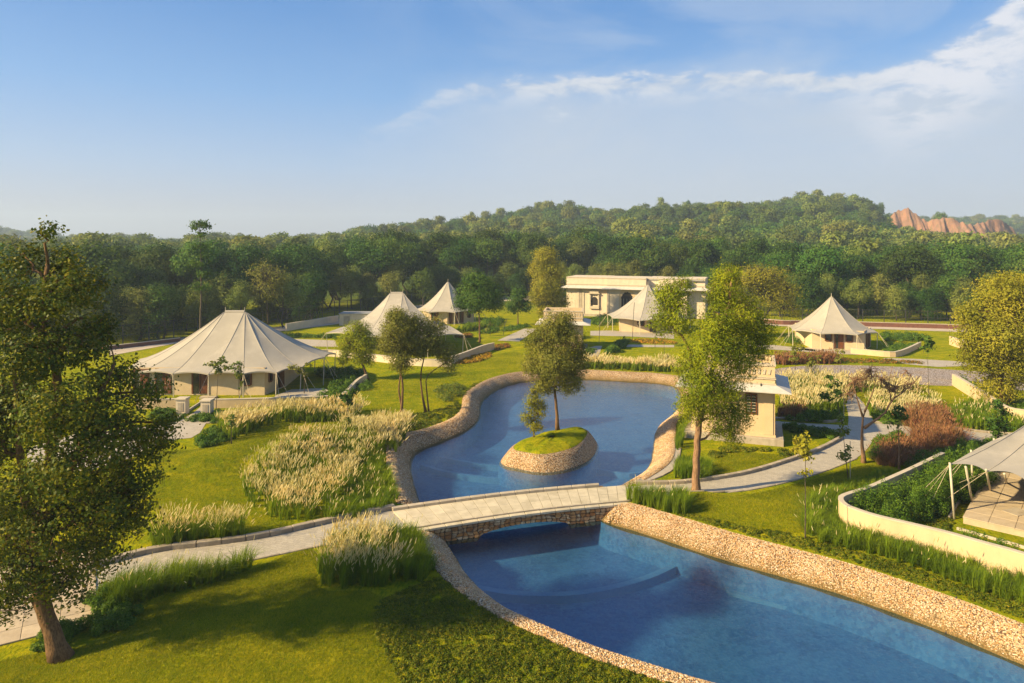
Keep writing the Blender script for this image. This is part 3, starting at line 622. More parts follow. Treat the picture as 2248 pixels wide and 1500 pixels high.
cw = [(24.5,23.2),(22.8,25.3),(20.9,27.9),(19.9,29.0),(19.05,29.95),(17.9,30.95),(17.0,31.7),(16.45,32.4),(16.15,33.1),(16.35,34.0),(17.1,34.6),(18.3,35.3),(20.6,37.0),(23.1,38.9),(26,41.2)]
wall('curved_garden_wall', 'cream plastered wall curving round the near tent terrace beside the pool', catmull(cw, False, .35), 1.22, .2)
wall('garden_wall', 'long cream wall running from the gravel road to the right edge below the big tree', catmull(GP([(2093,846),(2125,866),(2170,895),(2215,925),(2290,935)]), False, .6), 1.05, .25)
wall('garden_wall', 'cream wall climbing right of the far lawn behind the large right tree', catmull(GP([(2086,757),(2130,772),(2190,792),(2300,815)]), False, .8), 1.1, .25)
wall('garden_wall', 'low cream wall curving from the round tent towards the right lawn', catmull(GP([(1868,776),(1950,784),(1975,782),(2000,772),(2020,762)]), False, .6), .62, .25)
wall('garden_wall', 'low white wall on the lawn behind the twin-trunk trees', catmull(GP([(990,801),(1030,786),(1060,774),(1084,768)]), False, .5), .85, .25)
wall('garden_wall', 'low white wall sloping up beside the hedge right of the big left tent', catmull(GP([(742,892),(765,868),(785,848),(803,836)]), False, .4), .6, .25)
wall('garden_wall', 'low cream wall left of the entrance piers of the big tent', catmull(GP([(300,898),(350,897),(393,896)]), False, .6), .75, .22)
wall('garden_wall', 'low cream wall right of the entrance piers of the big tent', catmull(GP([(464,896),(520,895),(620,892),(720,888)]), False, .6), .7, .22)
wall('garden_wall', 'pinkish low wall behind the small trees right of the big tent', catmull(GP([(634,781),(700,783),(745,784),(900,802),(990,805)]), False, .7), .75, .25, 'wall_pale')
wall('boundary_wall', 'white boundary wall in front of the fence left of the second tent', catmull(GP([(628,727),(680,718),(742,707)]), False, .8), 1.15, .3, 'wall_pale', cap=False)
wall('boundary_wall', 'low white and brown boundary kerb along the left fence', catmull(GP([(225,770),(330,758),(395,750)]), False, .8), .5, .3, 'brown_kerb')
wall('boundary_wall', 'long brown kerb with white top behind the round tent at right', catmull(GP([(1560,692),(1690,711),(1800,714),(2100,723),(2300,731)]), False, .9), .7, .3, 'brown_kerb')
wall('boundary_wall', 'pale low boundary wall in front of the forest between the tents and the hall', catmull(GP([(1060,664),(1140,665),(1240,664)]), False, .9), .6, .3, 'wall_pale')
for nm, px, py in (('left', 401, 908), ('right', 455, 912)):
    x, y = G(px, py); o = empty('gate_pier', (x, y, 0), 'pale stone gate pier standing %s of the entrance walk to the big tent' % nm, 'pier', 'gate piers of the big tent')
    MB().box(-.38, .38, -.35, .35, -.1, 1.15).obj('shaft', M['wall_pale'], o); MB().box(-.45, .45, -.42, .42, 1.151, 1.3).obj('cap', M['coping'], o, bevel=.02)
    MB().box(-.22, .22, -.375, -.352, .25, .95).obj('lattice_panel', M['plinth'], o)

# ------------------------------------------------------------------ fences
def fence(label, pts, h, step, z0=0):
    c = catmull(pts, False, step); o = empty('wire_fence', (c[0][0], c[0][1], 0), label, 'fence'); off = Vector((c[0][0], c[0][1], 0))
    me = MB().box(-.05, .05, -.05, .05, -.2, h).mesh('post', M['metal'])
    for x, y in c: link('post', me, o, Vector((x, y, z0 + hz1(x, y))) - off)
    for zz in (h - .1, h * .5, .25):
        MB().tube([Vector((x, y, zz + z0 + hz1(x, y))) - off for x, y in c], .03, 4).obj('rail', M['metal'], o)
    mb = MB()          # the woven wire between the posts
    for (x0, y0), (x1, y1) in zip(c[:-1], c[1:]):
        k = int(math.hypot(x1 - x0, y1 - y0) / .45)
        for i in range(1, k):
            x, y = x0 + (x1 - x0) * i / k, y0 + (y1 - y0) * i / k; z = z0 + hz1(x, y); mb.tube([Vector((x, y, z)) - off, Vector((x, y, z + h - .1)) - off], .012, 3, False)
    tag(mb.obj('wire_mesh', M['metal'], o), kind='stuff')
fence('tall dark steel fence in front of the forest at left', GP([(150,778),(240,765),(400,745),(620,720)]), 2.9, 3.2)
fence('tall dark steel fence behind the white wall left of the second tent', GP([(630,722),(742,701),(900,682),(1040,670)]), 3.2, 3.2)
fence('dark steel fence below the forest at right behind the round tent', GP([(1560,683),(1700,705),(1900,710),(2100,716),(2300,724)]), 2.4, 3.2)

# ------------------------------------------------------------------ tents
def tent(label, cx, cy, eave, ridge, zp, ze, body, bh, poles=True, sub=10, wdw=(), scallop=.28, guy=(), poles_at=None, expo=1.45):
    """eave: points (x, y, z) about the centre, counter-clockwise; ridge: half vector of the ridge"""
    t = empty('canvas_tent', (cx, cy, 0), label, 'tent'); n = len(eave); rv = Vector((ridge[0], ridge[1], 0))
    def peak(p):
        L_ = rv.length
        if L_ < .01: return Vector((0, 0, zp)), 0
        s = max(-1, min(1, p.dot(rv) / L_ / (L_ * 3.2))); return Vector((rv.x * s, rv.y * s, zp)), s
    for i in range(n):
        a, b = Vector(eave[i]), Vector(eave[(i + 1) % n]); rows_ = 12; vs = []; A, B = Vector((a.x, a.y, 0)), Vector((b.x, b.y, 0)); seams = ([], [])
        # corner poles take the ridge end nearest to them, so every seam runs to an end of the ridge
        pa = rv * (1 if A.dot(rv) > 0 else -1) + Vector((0, 0, zp)); pb = rv * (1 if B.dot(rv) > 0 else -1) + Vector((0, 0, zp))
        for r in range(rows_ + 1):
            v = r / rows_
            for c in range(sub + 1):
                s = c / sub; e = a.lerp(b, s); k = 4 * s * (1 - s)
                e = e * (1 - .035 * k * scallop / .28) ; e.z = a.z + (b.z - a.z) * s + scallop * k
                p0 = pa.lerp(pb, s); p0 = p0 + Vector((e.x, e.y, 0)).normalized() * .12
                q = p0.lerp(e, v); z = e.z + (p0.z - e.z) * (1 - v) ** expo
                z -= .08 * k * math.sin(math.pi * v ** .8) ; q.z = z; vs.append(q)
        fs = [(r * (sub + 1) + c, r * (sub + 1) + c + 1, (r + 1) * (sub + 1) + c + 1, (r + 1) * (sub + 1) + c) for r in range(rows_) for c in range(sub)]
        MB().add(vs, fs).obj('canvas_panel', M['canvas'], t, smooth=True)
        MB().tube([Vector(vs[r * (sub + 1)]) + Vector((0, 0, .015)) for r in range(rows_ + 1)], .02, 5).obj('seam', M['canvas'], t, smooth=True)
        MB().add([vs[rows_ * (sub + 1) + c] for c in range(sub + 1)] + [Vector(vs[rows_ * (sub + 1) + c]) - Vector((0, 0, .12)) for c in range(sub + 1)], [(c, c + 1, sub + 2 + c, sub + 1 + c) for c in range(sub)]).obj('edge_band', M['canvas'], t)
        if poles and (poles_at is None or i in poles_at):
            f = A.normalized(); MB().tube([a + Vector((0, 0, .05)) + f * -.05, (a.x * .985, a.y * .985, 0)], .05, 6).obj('pole', M['pole'], t)
            g = f * 1.5
            for w_ in (-.35, .35): MB().tube([a, (a.x + g.x - g.y * w_, a.y + g.y + g.x * w_, 0)], .018, 4, False).obj('guy_rope', M['rope'], t)
    # cap over the ridge
    MB().tube([Vector((-rv.x - .001, -rv.y, zp + .02)), Vector((rv.x + .001, rv.y, zp + .02))], .16, 8).obj('ridge_cap', M['canvas'], t)
    for s in ((-1, 1) if rv.length > .05 else (1,)): MB().tube([rv * s + Vector((0, 0, zp)), rv * s + Vector((0, 0, zp + .5))], .03, 5).obj('pole_tip', M['pole'], t)
    # walls
    m = len(body); be = []
    for i in range(m):
        a, b = Vector((*body[i], 0)), Vector((*body[(i + 1) % m], 0)); d = (b - a).normalized(); o = Vector((d.y, -d.x, 0)); ln = (b - a).length
        MB().add([a, b, b + Vector((0, 0, bh)), a + Vector((0, 0, bh)), a - o * .12, b - o * .12, b - o * .12 + Vector((0, 0, bh)), a - o * .12 + Vector((0, 0, bh))], [(0,1,2,3),(5,4,7,6),(0,4,5,1),(3,2,6,7),(0,3,7,4),(1,5,6,2)]).obj('wall', M['tentwall'], t)
        for (side, pos, ww, z0, z1, kind) in wdw:
            if side != i: continue
            c = a + d * pos * ln; Mx = Matrix(((d.x, o.x, 0, c.x), (d.y, o.y, 0, c.y), (0, 0, 1, 0), (0, 0, 0, 1)))
            fr = link(kind, MB().box(-ww / 2, ww / 2, .003, .045, z0, z1, 0, None).mesh(kind, M['glass' if kind != 'door' else 'glass']), t); fr.matrix_local = Mx
            f = MB(); 
            for x0, x1, a0, a1 in ((-ww/2-.1, -ww/2+.03, z0-.02, z1+.1), (ww/2-.03, ww/2+.1, z0-.02, z1+.1), (-ww/2+.031, ww/2-.031, z1-.02, z1+.1)) + (((-ww/2+.031, ww/2-.031, z0-.1, z0+.03),) if kind == 'window' else ((-.06, .06, z0, z1-.021),)) + (((ww*.1, ww/2-.031, z0, z1-.021),) if kind == 'door' else ()): f.box(x0, x1, .004, .09, a0, a1)
            f.obj('frame', M['wood'], fr)
    MB().prism([(x * .999, y * .999) for x, y in body][::1], -.05, .12).obj('floor', M['kerb_pale'], t)
    return t
def ring(specs, cx, cy):        # eave points from (px, py, z)
    return [(G(a, b, z)[0] - cx, G(a, b, z)[1] - cy, z) for a, b, z in specs]
# big left tent: long front of five bays, wings drawn out at both ends
cx, cy = -27.4, 67.6
ev = [(-8.4,-3.8,2.2),(-6.4,-5.7,2.12),(-3.1,-6.2,2.12),(.2,-6.4,2.12),(3.3,-6.3,2.12),(6.1,-5.8,2.12),(7.8,-4.0,2.25),(9.2,-1.2,2.75),(9.2,3.0,2.4),(6.2,6.2,2.2),(2.4,7.2,2.2),(-1.6,7.2,2.2),(-5.6,6.2,2.2),(-8.0,3.2,2.2),(-9.2,-.4,2.4)]
bd = [(-6.9,-5.3),(4.9,-5.45),(5.6,-1.6),(5.2,3.9),(-5.4,3.9),(-6.6,-.5)]
tent('large cream two-peaked canvas tent beside the dark leafy tree at left', cx, cy, ev, (.95, 0), 7.0, 2.2, bd, 2.5,
     wdw=[(0,.045,1.25,.15,2.25,'door'),(0,.215,1.3,.15,2.3,'door'),(0,.50,1.3,.15,2.3,'door'),(0,.855,.9,.95,2.0,'window'),(1,.25,.5,1.1,2.0,'window'),(1,.68,1.3,.15,2.2,'door')], expo=1.34, scallop=.16)
poly_sheet('tent_terrace', [(604,872),(640,858),(712,856),(722,862),(668,888),(600,884)], .12, M['plaza'], smooth=False)
MB().box(-.7, .7, -.35, .35, 0, .15).obj('doorstep', M['kerb_pale'], tag(empty('entrance_step', (G(458,874)[0], G(458,874)[1], 0), 'pale stone step before the middle door of the big tent', 'step')))
# second tent
cx, cy = -16.1, 95.5
ev = ring([(716,731,2.1),(790,742,2.1),(860,748,2.2),(940,745,2.2),(1018,735,2.3)], cx, cy) + [(6.9,0,2.3),(5.0,5.0,2.2),(1.6,6.6,2.2),(-2.4,6.6,2.2),(-5.2,4.6,2.2)]
tent('two-peaked cream tent behind the small olive trees left of centre', cx, cy, ev, (.85, 0), 6.75, 2.2, [(-5.4,-4.8),(5.0,-4.8),(5.4,0),(5,4),(-5,4),(-5.6,0)], 2.4, wdw=[(0,.3,1.2,.15,2.2,'door'),(0,.6,1.2,.15,2.2,'door')], expo=2.0)
# single-peaked tents
def round_tent(label, cx, cy, r, zp, rot, wdw, n=8, bodyr=.70, ze=2.15, sq=1.0, body=None):
    ev = [(r * math.cos(rot + 2 * math.pi * i / n), r * sq * math.sin(rot + 2 * math.pi * i / n), ze) for i in range(n)]
    bd = [(r * bodyr * math.cos(rot + 2 * math.pi * (i + .0) / n), r * sq * bodyr * math.sin(rot + 2 * math.pi * (i + .0) / n)) for i in range(n)]
    if body: bd = body
    return tent(label, cx, cy, ev, (0, 0), zp, ze, bd, ze + .35, wdw=wdw, scallop=.12, expo=1.42)
round_tent('single-peaked cream tent left of the round green tree', -11.2, 119.5, 5.7, 6.9, R(-118), [(1,.12,.5,.15,2.2,'door'),(1,.32,.5,.15,2.2,'door'),(1,.52,.55,.15,2.2,'door'),(1,.8,.5,1.0,2.0,'window'),(0,.5,1.2,.15,2.2,'door')], body=[(-4,-3.2),(.3,-4.5),(4.7,-1.9),(3.6,4),(-3.6,4)])
round_tent('single-peaked cream tent in front of the pale hall', 21.6, 108.5, 6.6, 7.1, R(-112), [(0,.42,.9,1.05,2.05,'window'),(0,.66,.9,.15,2.15,'door'),(0,.87,.9,1.05,2.05,'window'),(1,.4,1.0,.15,2.2,'door')], body=[(-4.9,-2.3),(2.6,-4.6),(5.0,-1.5),(3.5,4),(-4,4)])
round_tent('round single-peaked cream tent standing alone at right', 43.1, 92.2, 5.6, 6.5, R(-128), [(0,.32,.7,1.1,2.0,'window'),(0,.52,.9,.15,2.15,'door'),(0,.72,.7,1.1,2.0,'window'),(1,.35,.9,.15,2.15,'door'),(1,.7,.9,.15,2.15,'door')], body=[(-3.9,-2.9),(2.0,-4.7),(4.7,-1.2),(3.6,4),(-3.2,4.2)])
# near awning on the right, over its slabbed terrace
aw = empty('canvas_awning', (0, 0, 0), 'near cream canvas awning on slanted poles at the right edge', 'awning')
cor = [W(2085,1020,34.6), W(2132,992,37.6), W(2182,966,41.2), W(2238,946,44.6), W(2400,905,49.5), Vector((38,44,4.6)), Vector((35,34,3.9)), W(2420,1098,29.6), W(2248,1052,32.4), W(2165,1036,33.8)]
apex = Vector((33.2, 40.4, 5.2)); sub = 8
for i in range(len(cor)):
    a, b = cor[i], cor[(i + 1) % len(cor)]; vs = []
    for r in range(9):
        v = r / 8
        for c in range(sub + 1):
            s = c / sub; k = 4 * s * (1 - s); e = a.lerp(b, s); e = e.lerp(apex, .035 * k); q = apex.lerp(e, v); q.z = e.z + (apex.z - e.z) * (1 - v) ** 1.5 - .12 * k * math.sin(math.pi * v); vs.append(q)
    MB().add(vs, [(r * (sub + 1) + c, r * (sub + 1) + c + 1, (r + 1) * (sub + 1) + c + 1, (r + 1) * (sub + 1) + c) for r in range(8) for c in range(sub)]).obj('canvas_panel', M['canvas'], aw, smooth=True)
    MB().tube([Vector(vs[r * (sub + 1)]) + Vector((0, 0, .01)) for r in range(9)], .02, 5).obj('seam', M['canvas'], aw, smooth=True)
for t_, b_ in ((cor[0], (*G(2095,1140), 0)), (W(2120,1029,34.3), (*G(2136,1112), 0)), (cor[9], (*G(2175,1082), 0)), (W(2205,1045,33.3), (*G(2210,1062), 0)), (cor[1], (cor[1].x + .3, cor[1].y + .3, 0)), (cor[2], (cor[2].x + .3, cor[2].y + .3, 0))):
    MB().tube([Vector(t_) + Vector((0, 0, .1)), b_], .055, 8).obj('pole', M['pole'], aw, smooth=True)
for t_, g_ in ((cor[0], (2015,1112)), (cor[0], (1998,1105)), (cor[0], (2032,1130)), (cor[1], (2040,1085)), (cor[1], (2055,1092)), (cor[2], (2100,1062)), (cor[9], (2066,1078)), (cor[9], (2048,1118))):
    MB().tube([Vector(t_), (*G(*g_), .05)], .011, 4, False).obj('guy_rope', M['rope'], aw)
ct = G(2105, 1140); tr = terrace('stone_terrace', 'raised tan slab terrace under the near canvas awning at right', (22.35, 33.9), (.66, .75), (.66, -.75), 9, 9, 1.05, 1.05, 0, .34, 'slab')
MB().box(0, 6, -6, 0, .345, 2.9).obj('wall', M['tentwall'], tag(empty('tent_room', (27.1, 35.1, 0), 'cream canvas room wall under the near awning at the right edge', 'room', rz=R(48))))
MB().box(-.55, .55, -.4, .4, 0, .02).obj('mat', M['plinth'], tag(empty('door_mat', (25.5, 34.5, .343), 'flat brown mat on the near terrace in front of the room wall', 'mat', rz=R(20))))
kr = tag(empty('terrace_channel', (0, 0, 0), 'narrow stone channel along the left edge of the near terrace', 'channel'))
kerb(kr, None, 'kerb_pale', .8, .12, .2, world=[(21.7,34.7),(23.9,37.2),(26.4,40.1)]); kerb(kr, None, 'kerb_pale', .8, .1, .2, world=[(22.0,34.4),(24.2,36.9),(26.7,39.8)])
MB().add([(21.75,34.65,.05),(22.0,34.4,.05),(26.7,39.8,.05),(26.4,40.1,.05)], [(0,1,2,3)]).obj('channel_bed', M['dark'], kr)
kr2 = tag(empty('bed_edging', (0, 0, 0), 'thin pale stone edging between the dark hedge and the ground cover by the near awning', 'edging'))
kerb(kr2, None, 'kerb_pale', .8, .12, .16, world=[G(1945,1128),G(1975,1112),G(2060,1070),G(2130,1040)]); kerb(kr2, None, 'kerb_pale', .8, .12, .16, world=[(21.6,33.2),(23.2,31.3),(25.2,28.6)])

# ------------------------------------------------------------------ plastered pavilions
def pavilion(label, loc, rz, w=5.6, d=4.2, h=3.35, base=.46, par=1.55, win=True):
    """near right corner of the walls at the origin; x runs along the front to the left"""
    o = empty('garden_pavilion', loc, label, 'pavilion', rz=rz)
    MB().box(-w - .55, .55, -.5, d + .5, -.2, base).obj('plinth', M['plinth'], o, bevel=.02)
    MB().box(-w, 0, 0, d, base + .001, base + h).obj('wall', M['wall'], o)
    for x0, x1 in ((-w, -w + .5), (-.75, -.12), (-w / 2 - .3, -w / 2 + .3)): MB().box(x0 + .02, x1, -.05, -.002, base + .16, base + h - .3).obj('pilaster', M['wall'], o)
    MB().box(-w - .04, .04, -.09, -.004, base + .002, base + .15).obj('skirting', M['wall'], o)
    z = base + h; mb = MB(); a, b = 1.02, .1           # sloping stone eave
    lo = [(-w - a, -a), (a, -a), (a, d + a), (-w - a, d + a)]; hi = [(-w - b, -b), (b, -b), (b, d + b), (-w - b, d + b)]
    mb.add([(x, y, z - .12) for x, y in lo] + [(x, y, z - .06) for x, y in lo] + [(x, y, z + .26) for x, y in hi] + [(x, y, z + .12) for x, y in hi], [(i, (i + 1) % 4, 4 + (i + 1) % 4, 4 + i) for i in range(4)] + [(4 + i, 4 + (i + 1) % 4, 8 + (i + 1) % 4, 8 + i) for i in range(4)] + [(12 + i, 12 + (i + 1) % 4, (i + 1) % 4, i) for i in range(4)])
    mb.obj('eave', M['eave'], o)
    z += .12
    for nm, x0, x1, y0, y1 in (('front', -w, 0, 0, .22), ('back', -w, 0, d - .22, d), ('left', -w, -w + .22, .222, d - .222), ('right', -.22, 0, .222, d - .222)): MB().box(x0, x1, y0, y1, z, z + par).obj('parapet', M['wall'], o)
    for zz, hh, pr in ((.14, .1, .05), (.52, .07, .07), (.62, .05, .04), (par - .12, .12, .06)):
        MB().box(-w - pr, pr, -pr, -.001, z + zz, z + zz + hh).obj('moulding', M['coping'], o); MB().box(.001, pr, 0, d, z + zz, z + zz + hh).obj('moulding', M['coping'], o)
    k = int(w / .34); cren = MB().add([(0,0,0),(.16,0,0),(.22,0,.34),(.06,0,.34),(0,.04,0),(.16,.04,0),(.22,.04,.34),(.06,.04,.34)], [(3,2,1,0),(4,5,6,7),(0,1,5,4),(1,2,6,5),(2,3,7,6),(3,0,4,7)]).mesh('relief', M['coping'])
    for i in range(k): link('relief', cren, o, (-w + .15 + i * (w - .3) / k, -.043, z + .85))
    MB().box(-w + .225, -.225, .225, d - .225, z - .02, z + par - .55).obj('roof_slab', M['roof'], o)
    if win:
        fr = MB(); 
        for x0, x1, a0, a1 in ((-1.95, -1.85, base+1.5, base+2.95), (-1.25, -1.15, base+1.5, base+2.95), (-1.849, -1.251, base+2.85, base+2.95), (-1.849, -1.251, base+1.5, base+1.6), (-1.58, -1.52, base+1.601, base+2.849)): fr.box(x0, x1, -.06, -.003, a0, a1)
        f = fr.obj('window', M['wood'], o); MB().box(-1.86, -1.24, -.03, -.004, base + 1.55, base + 2.9).obj('pane', M['glass'], f)
        for i in range(6): MB().box(-1.84, -1.26, -.045, -.031, base + 1.68 + i * .2, base + 1.72 + i * .2).obj('louvre', M['plinth'], f)
    MB().tube([(-.9, -.12, z + .2), (-.9, -.3, z + .05), (-.9, -.3, z - .1)], .05, 6).obj('spout', M['metal'], o)
    return o
ang = math.atan2(-2.2, 6.15)
pavilion('cream pavilion with stepped parapet and wide eave right of the big pool tree', (18.15, 47.15, 0), ang)
x_, y_ = G(1279, 770); pavilion('cream pavilion tower partly hidden behind the island tree', (x_, y_, 0), ang * .35, w=5.0, d=4.4, h=3.3, base=.15, par=1.5, win=False)

# ------------------------------------------------------------------ hall
hl = empty('pale_hall', (10.4, 130.5, hz1(20, 130)), 'wide pale flat-roofed hall with arched doorway in front of the forest', 'hall', rz=-.34)
WID = 25.5; HH = 5.2
def bay(x0, x1, y0):
    MB().box(x0, x1, y0, y0 + 8, 0, HH).obj('wall', M['wall_pale'], hl)
    MB().box(x0 + .02, x1 - .02, y0 + .02, y0 + 7.5, HH + .34, HH + 2.0).obj('parapet', M['wall_pale'], hl)
    mb = MB(); a = 1.0; lo = [(x0 - a, y0 - a), (x1 + a, y0 - a), (x1 + a, y0 + 8), (x0 - a, y0 + 8)]; hi = [(x0 - .05, y0 - .05), (x1 + .05, y0 - .05), (x1 + .05, y0 + 8), (x0 - .05, y0 + 8)]
    mb.add([(x, y, HH - .1) for x, y in lo] + [(x, y, HH) for x, y in lo] + [(x, y, HH + .4) for x, y in hi], [(0,1,5,4),(1,2,6,5),(3,0,4,7),(4,5,9,8),(5,6,10,9),(7,4,8,11),(0,3,2,1)])
    mb.obj('eave', M['eave'], hl)
    for zz in (.6, 1.85): MB().box(x0 - .02, x1 + .02, y0 - .06, y0 + .018, HH + zz, HH + zz + .14).obj('moulding', M['coping'], hl)
bay(0, 7.9, 0); bay(7.92, 15.2, -.75); bay(15.22, 17.4, .6); bay(17.42, 22.4, -.4); bay(22.42, WID, .9)
MB().box(.3, WID - .3, .5, 9, HH + 1.6, HH + 1.75).obj('roof_slab', M['roof'], hl)
def arch_pts(cx, w, z0, zs, n=13, cusp=.1):
    P = [(cx - w / 2, z0)]
    for i in range(n + 1):
        t = math.pi - math.pi * i / n; r = 1 + (cusp if i % 2 else 0); P.append((cx + w / 2 * math.cos(t) * r * .96, zs + w * .62 * math.sin(t) * r))
    return P + [(cx + w / 2, z0)]
def panel(nm, P, y, th, mat, parent=hl):
    mb = MB(); n = len(P); mb.add([(x, y, z) for x, z in P] + [(x, y - th, z) for x, z in P], [tuple(range(n)), tuple(range(2 * n - 1, n - 1, -1))] + [(i, (i + 1) % n, n + (i + 1) % n, n + i) for i in range(n)]); return mb.obj(nm, M[mat], parent)
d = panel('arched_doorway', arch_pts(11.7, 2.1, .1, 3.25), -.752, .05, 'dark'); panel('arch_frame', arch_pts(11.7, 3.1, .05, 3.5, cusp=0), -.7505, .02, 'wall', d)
for x in (11.1, 11.7, 12.3): MB().box(x - .04, x + .04, -.83, -.803, .2, 3.4).obj('door_bar', M['plinth'], d)
wn = MB().box(4.55, 6.35, -.35, -.002, 1.3, 1.75).box(4.4, 6.5, -.5, -.001, 4.1, 4.25).box(4.6, 6.3, -.4, -.002, 4.26, 4.8).box(4.55, 4.75, -.3, -.002, 1.751, 4.1).box(6.15, 6.35, -.3, -.002, 1.751, 4.1).obj('oriel_window', M['coping'], hl)
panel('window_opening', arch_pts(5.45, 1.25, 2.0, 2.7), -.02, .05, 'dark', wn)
MB().box(2.55, 3.0, -.06, -.002, .1, HH - .1).obj('downpipe_recess', M['plinth'], hl)
for x in (2.15, 3.1, 8.0, 14.6): MB().box(x, x + .35, -.1 if x < 7.9 else -.85, -.003 if x < 7.9 else -.753, .1, HH - .12).obj('pilaster', M['coping'], hl)
for x0, x1, y in ((-.3, 8.2, -1.6), (8.2, 15.6, -2.4)): MB().box(x0, x1, y, y + .8, -.3, .35).obj('plinth_step', M['kerb_pale'], hl)
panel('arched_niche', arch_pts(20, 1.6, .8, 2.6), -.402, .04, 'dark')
# low white hut left of the second tent
x_, y_ = G(745, 715); hut = empty('service_hut', (x_, y_, 0), 'small white flat-roofed hut between the boundary wall and the second tent', 'hut')
MB().box(0, 5.2, 0, 3.5, -.1, 1.9).obj('wall', M['wall_pale'], hut); MB().box(-.1, 5.3, -.1, 3.6, 1.901, 2.02).obj('roof', M['roof'], hut); MB().box(.7, 1.7, -.05, -.002, 0, 1.6).obj('door', M['plinth'], hut)
# red earth cliff on the right-hand hill
cl = empty('red_cliff', (0, 0, 0), 'eroded red earth cliff on the hill at upper right', 'cliff')
tops = [(1925,500),(1950,480),(1962,468),(1975,461),(1992,457),(2006,466),(2020,478),(2032,486),(2050,482),(2072,478),(2092,479),(2106,488),(2128,494),(2150,491),(2176,482),(2196,482),(2212,492),(2228,508),(2236,520)]
px_ = np.linspace(1925, 2236, 150); ty = np.interp(px_, [a for a, b in tops], [b for a, b in tops]) + np.array([noise.noise(Vector((p * .12, 0, 0))) * 5 for p in px_])
V = []; nr = 26
for r in range(nr):
    v = r / (nr - 1)
    for i, p in enumerate(px_):
        Yb = 430 + 6 * math.sin(p * .02); x = (p - 1124) * Yb / FPX; zt = CH - (ty[i] - HY) * Yb / FPX; z = zt + (6 - zt) * v
        gl = noise.fractal(Vector((p * .055, v * 1.2, 3)), 1.0, 2.0, 4) * 5 + noise.noise(Vector((p * .02, v * .6, 8))) * 5
        V.append((x, Yb - 9 * v ** .8 + gl * (v * 1.2 + .15), z + noise.noise(Vector((p * .2, v * 8, 1))) * .5))
m_ = len(px_); F = [(r * m_ + i, r * m_ + i + 1, (r + 1) * m_ + i + 1, (r + 1) * m_ + i) for r in range(nr - 1) for i in range(m_ - 1)]
link('cliff_face', np_mesh('cliff_face', V, F, M['earth'], smooth=True), cl)
# ------------------------------------------------------------------ foliage builders
def rot_basis(n, rng, droop=0.0, flat=0.0):
    a = rng.normal(size=(n, 3)); a[:, 2] = a[:, 2] * (1 - flat) - droop; a /= np.linalg.norm(a, axis=1)[:, None]
    b = rng.normal(size=(n, 3)); b -= (b * a).sum(1)[:, None] * a; b /= np.linalg.norm(b, axis=1)[:, None]
    return a, b
def leaf_quads(C, ln, asp, rng, droop=0.0, var=.35, flat=0.0, nor=None):
    n = len(C); a, b = rot_basis(n, rng, droop, flat)
    if nor is not None:                     # leaves face outward, more or less, as they do to catch the light
        m = nor / (np.linalg.norm(nor, axis=1)[:, None] + 1e-6) + rng.normal(size=(n, 3)) * .42; m /= np.linalg.norm(m, axis=1)[:, None]
        a -= (a * m).sum(1)[:, None] * m; a /= np.linalg.norm(a, axis=1)[:, None]; b = np.cross(m, a)
    s = ln * rng.uniform(1 - var, 1 + var, (n, 1))
    V = np.stack([C - a * s * .5, C + b * s * asp * .5, C + a * s * .5, C - b * s * asp * .5], 1).reshape(-1, 3)
    return V, np.arange(4 * n).reshape(-1, 4)
def clusters(blobs, n, rng, inner=.45, lump=0.0):
    wts = np.array([(r[0] * r[1] + r[1] * r[2] + r[0] * r[2]) for c, r in blobs]); wts /= wts.sum()
    k = rng.choice(len(blobs), n, p=wts); c = np.array([b[0] for b in blobs])[k]; r = np.array([b[1] for b in blobs])[k]
    d = rng.normal(size=(n, 3)); d /= np.linalg.norm(d, axis=1)[:, None]; rad = rng.uniform(inner ** 2, 1, n) ** .5
    return c + d * r * rad[:, None], k
def crown_mesh(name, blobs, ncl, per, spread, ln, mat, seed, asp=.5, droop=0.0, inner=.45, flat=0, extra=None):
    rng = np.random.default_rng(seed); C, k = clusters(blobs, ncl, rng, inner)
    sp = rng.normal(size=(ncl, per, 3)) * spread * rng.uniform(.5, 1.3, (ncl, 1, 1)); sp[..., 2] *= .7
    if droop: sp[..., 2] -= np.abs(rng.normal(size=(ncl, per))) * spread * droop
    P = (C[:, None] + sp).reshape(-1, 3)
    if extra is not None: P = np.vstack([P, extra])
    bc = np.array([b[0] for b in blobs], float); mid = bc.mean(0)
    nor = np.repeat(C - bc[k], per, 0); nor /= np.linalg.norm(nor, axis=1)[:, None] + 1e-6; q = P[:len(nor)] - mid; nor = nor + .5 * q / (np.linalg.norm(q, axis=1)[:, None] + 1e-6); nor[:, 2] += .25
    if extra is not None: nor = np.vstack([nor, rng.normal(size=(len(extra), 3))])
    V, F = leaf_quads(P, ln, asp, rng, droop * .6, flat=flat, nor=nor)
    base = np.repeat(rng.random(ncl), per) * .5; base = np.concatenate([base, np.full(len(P) - len(base), .25)])
    return np_mesh(name, V, F, mat, rnd=np.clip(base + rng.random(len(P)) * .5, 0, 1)), C
def wiggle(a, b, n, amp, rng, sag=0.0):
    a, b = Vector(a), Vector(b); L_ = (b - a).length; pts = []
    for i in range(n + 1):
        t = i / n; p = a.lerp(b, t); w_ = math.sin(math.pi * t) if i else 0
        p += Vector(rng.normal(size=3)) * amp * L_ * (1 if 0 < i < n else 0) + Vector((0, 0, sag * L_ * w_)); pts.append(p)
    return pts
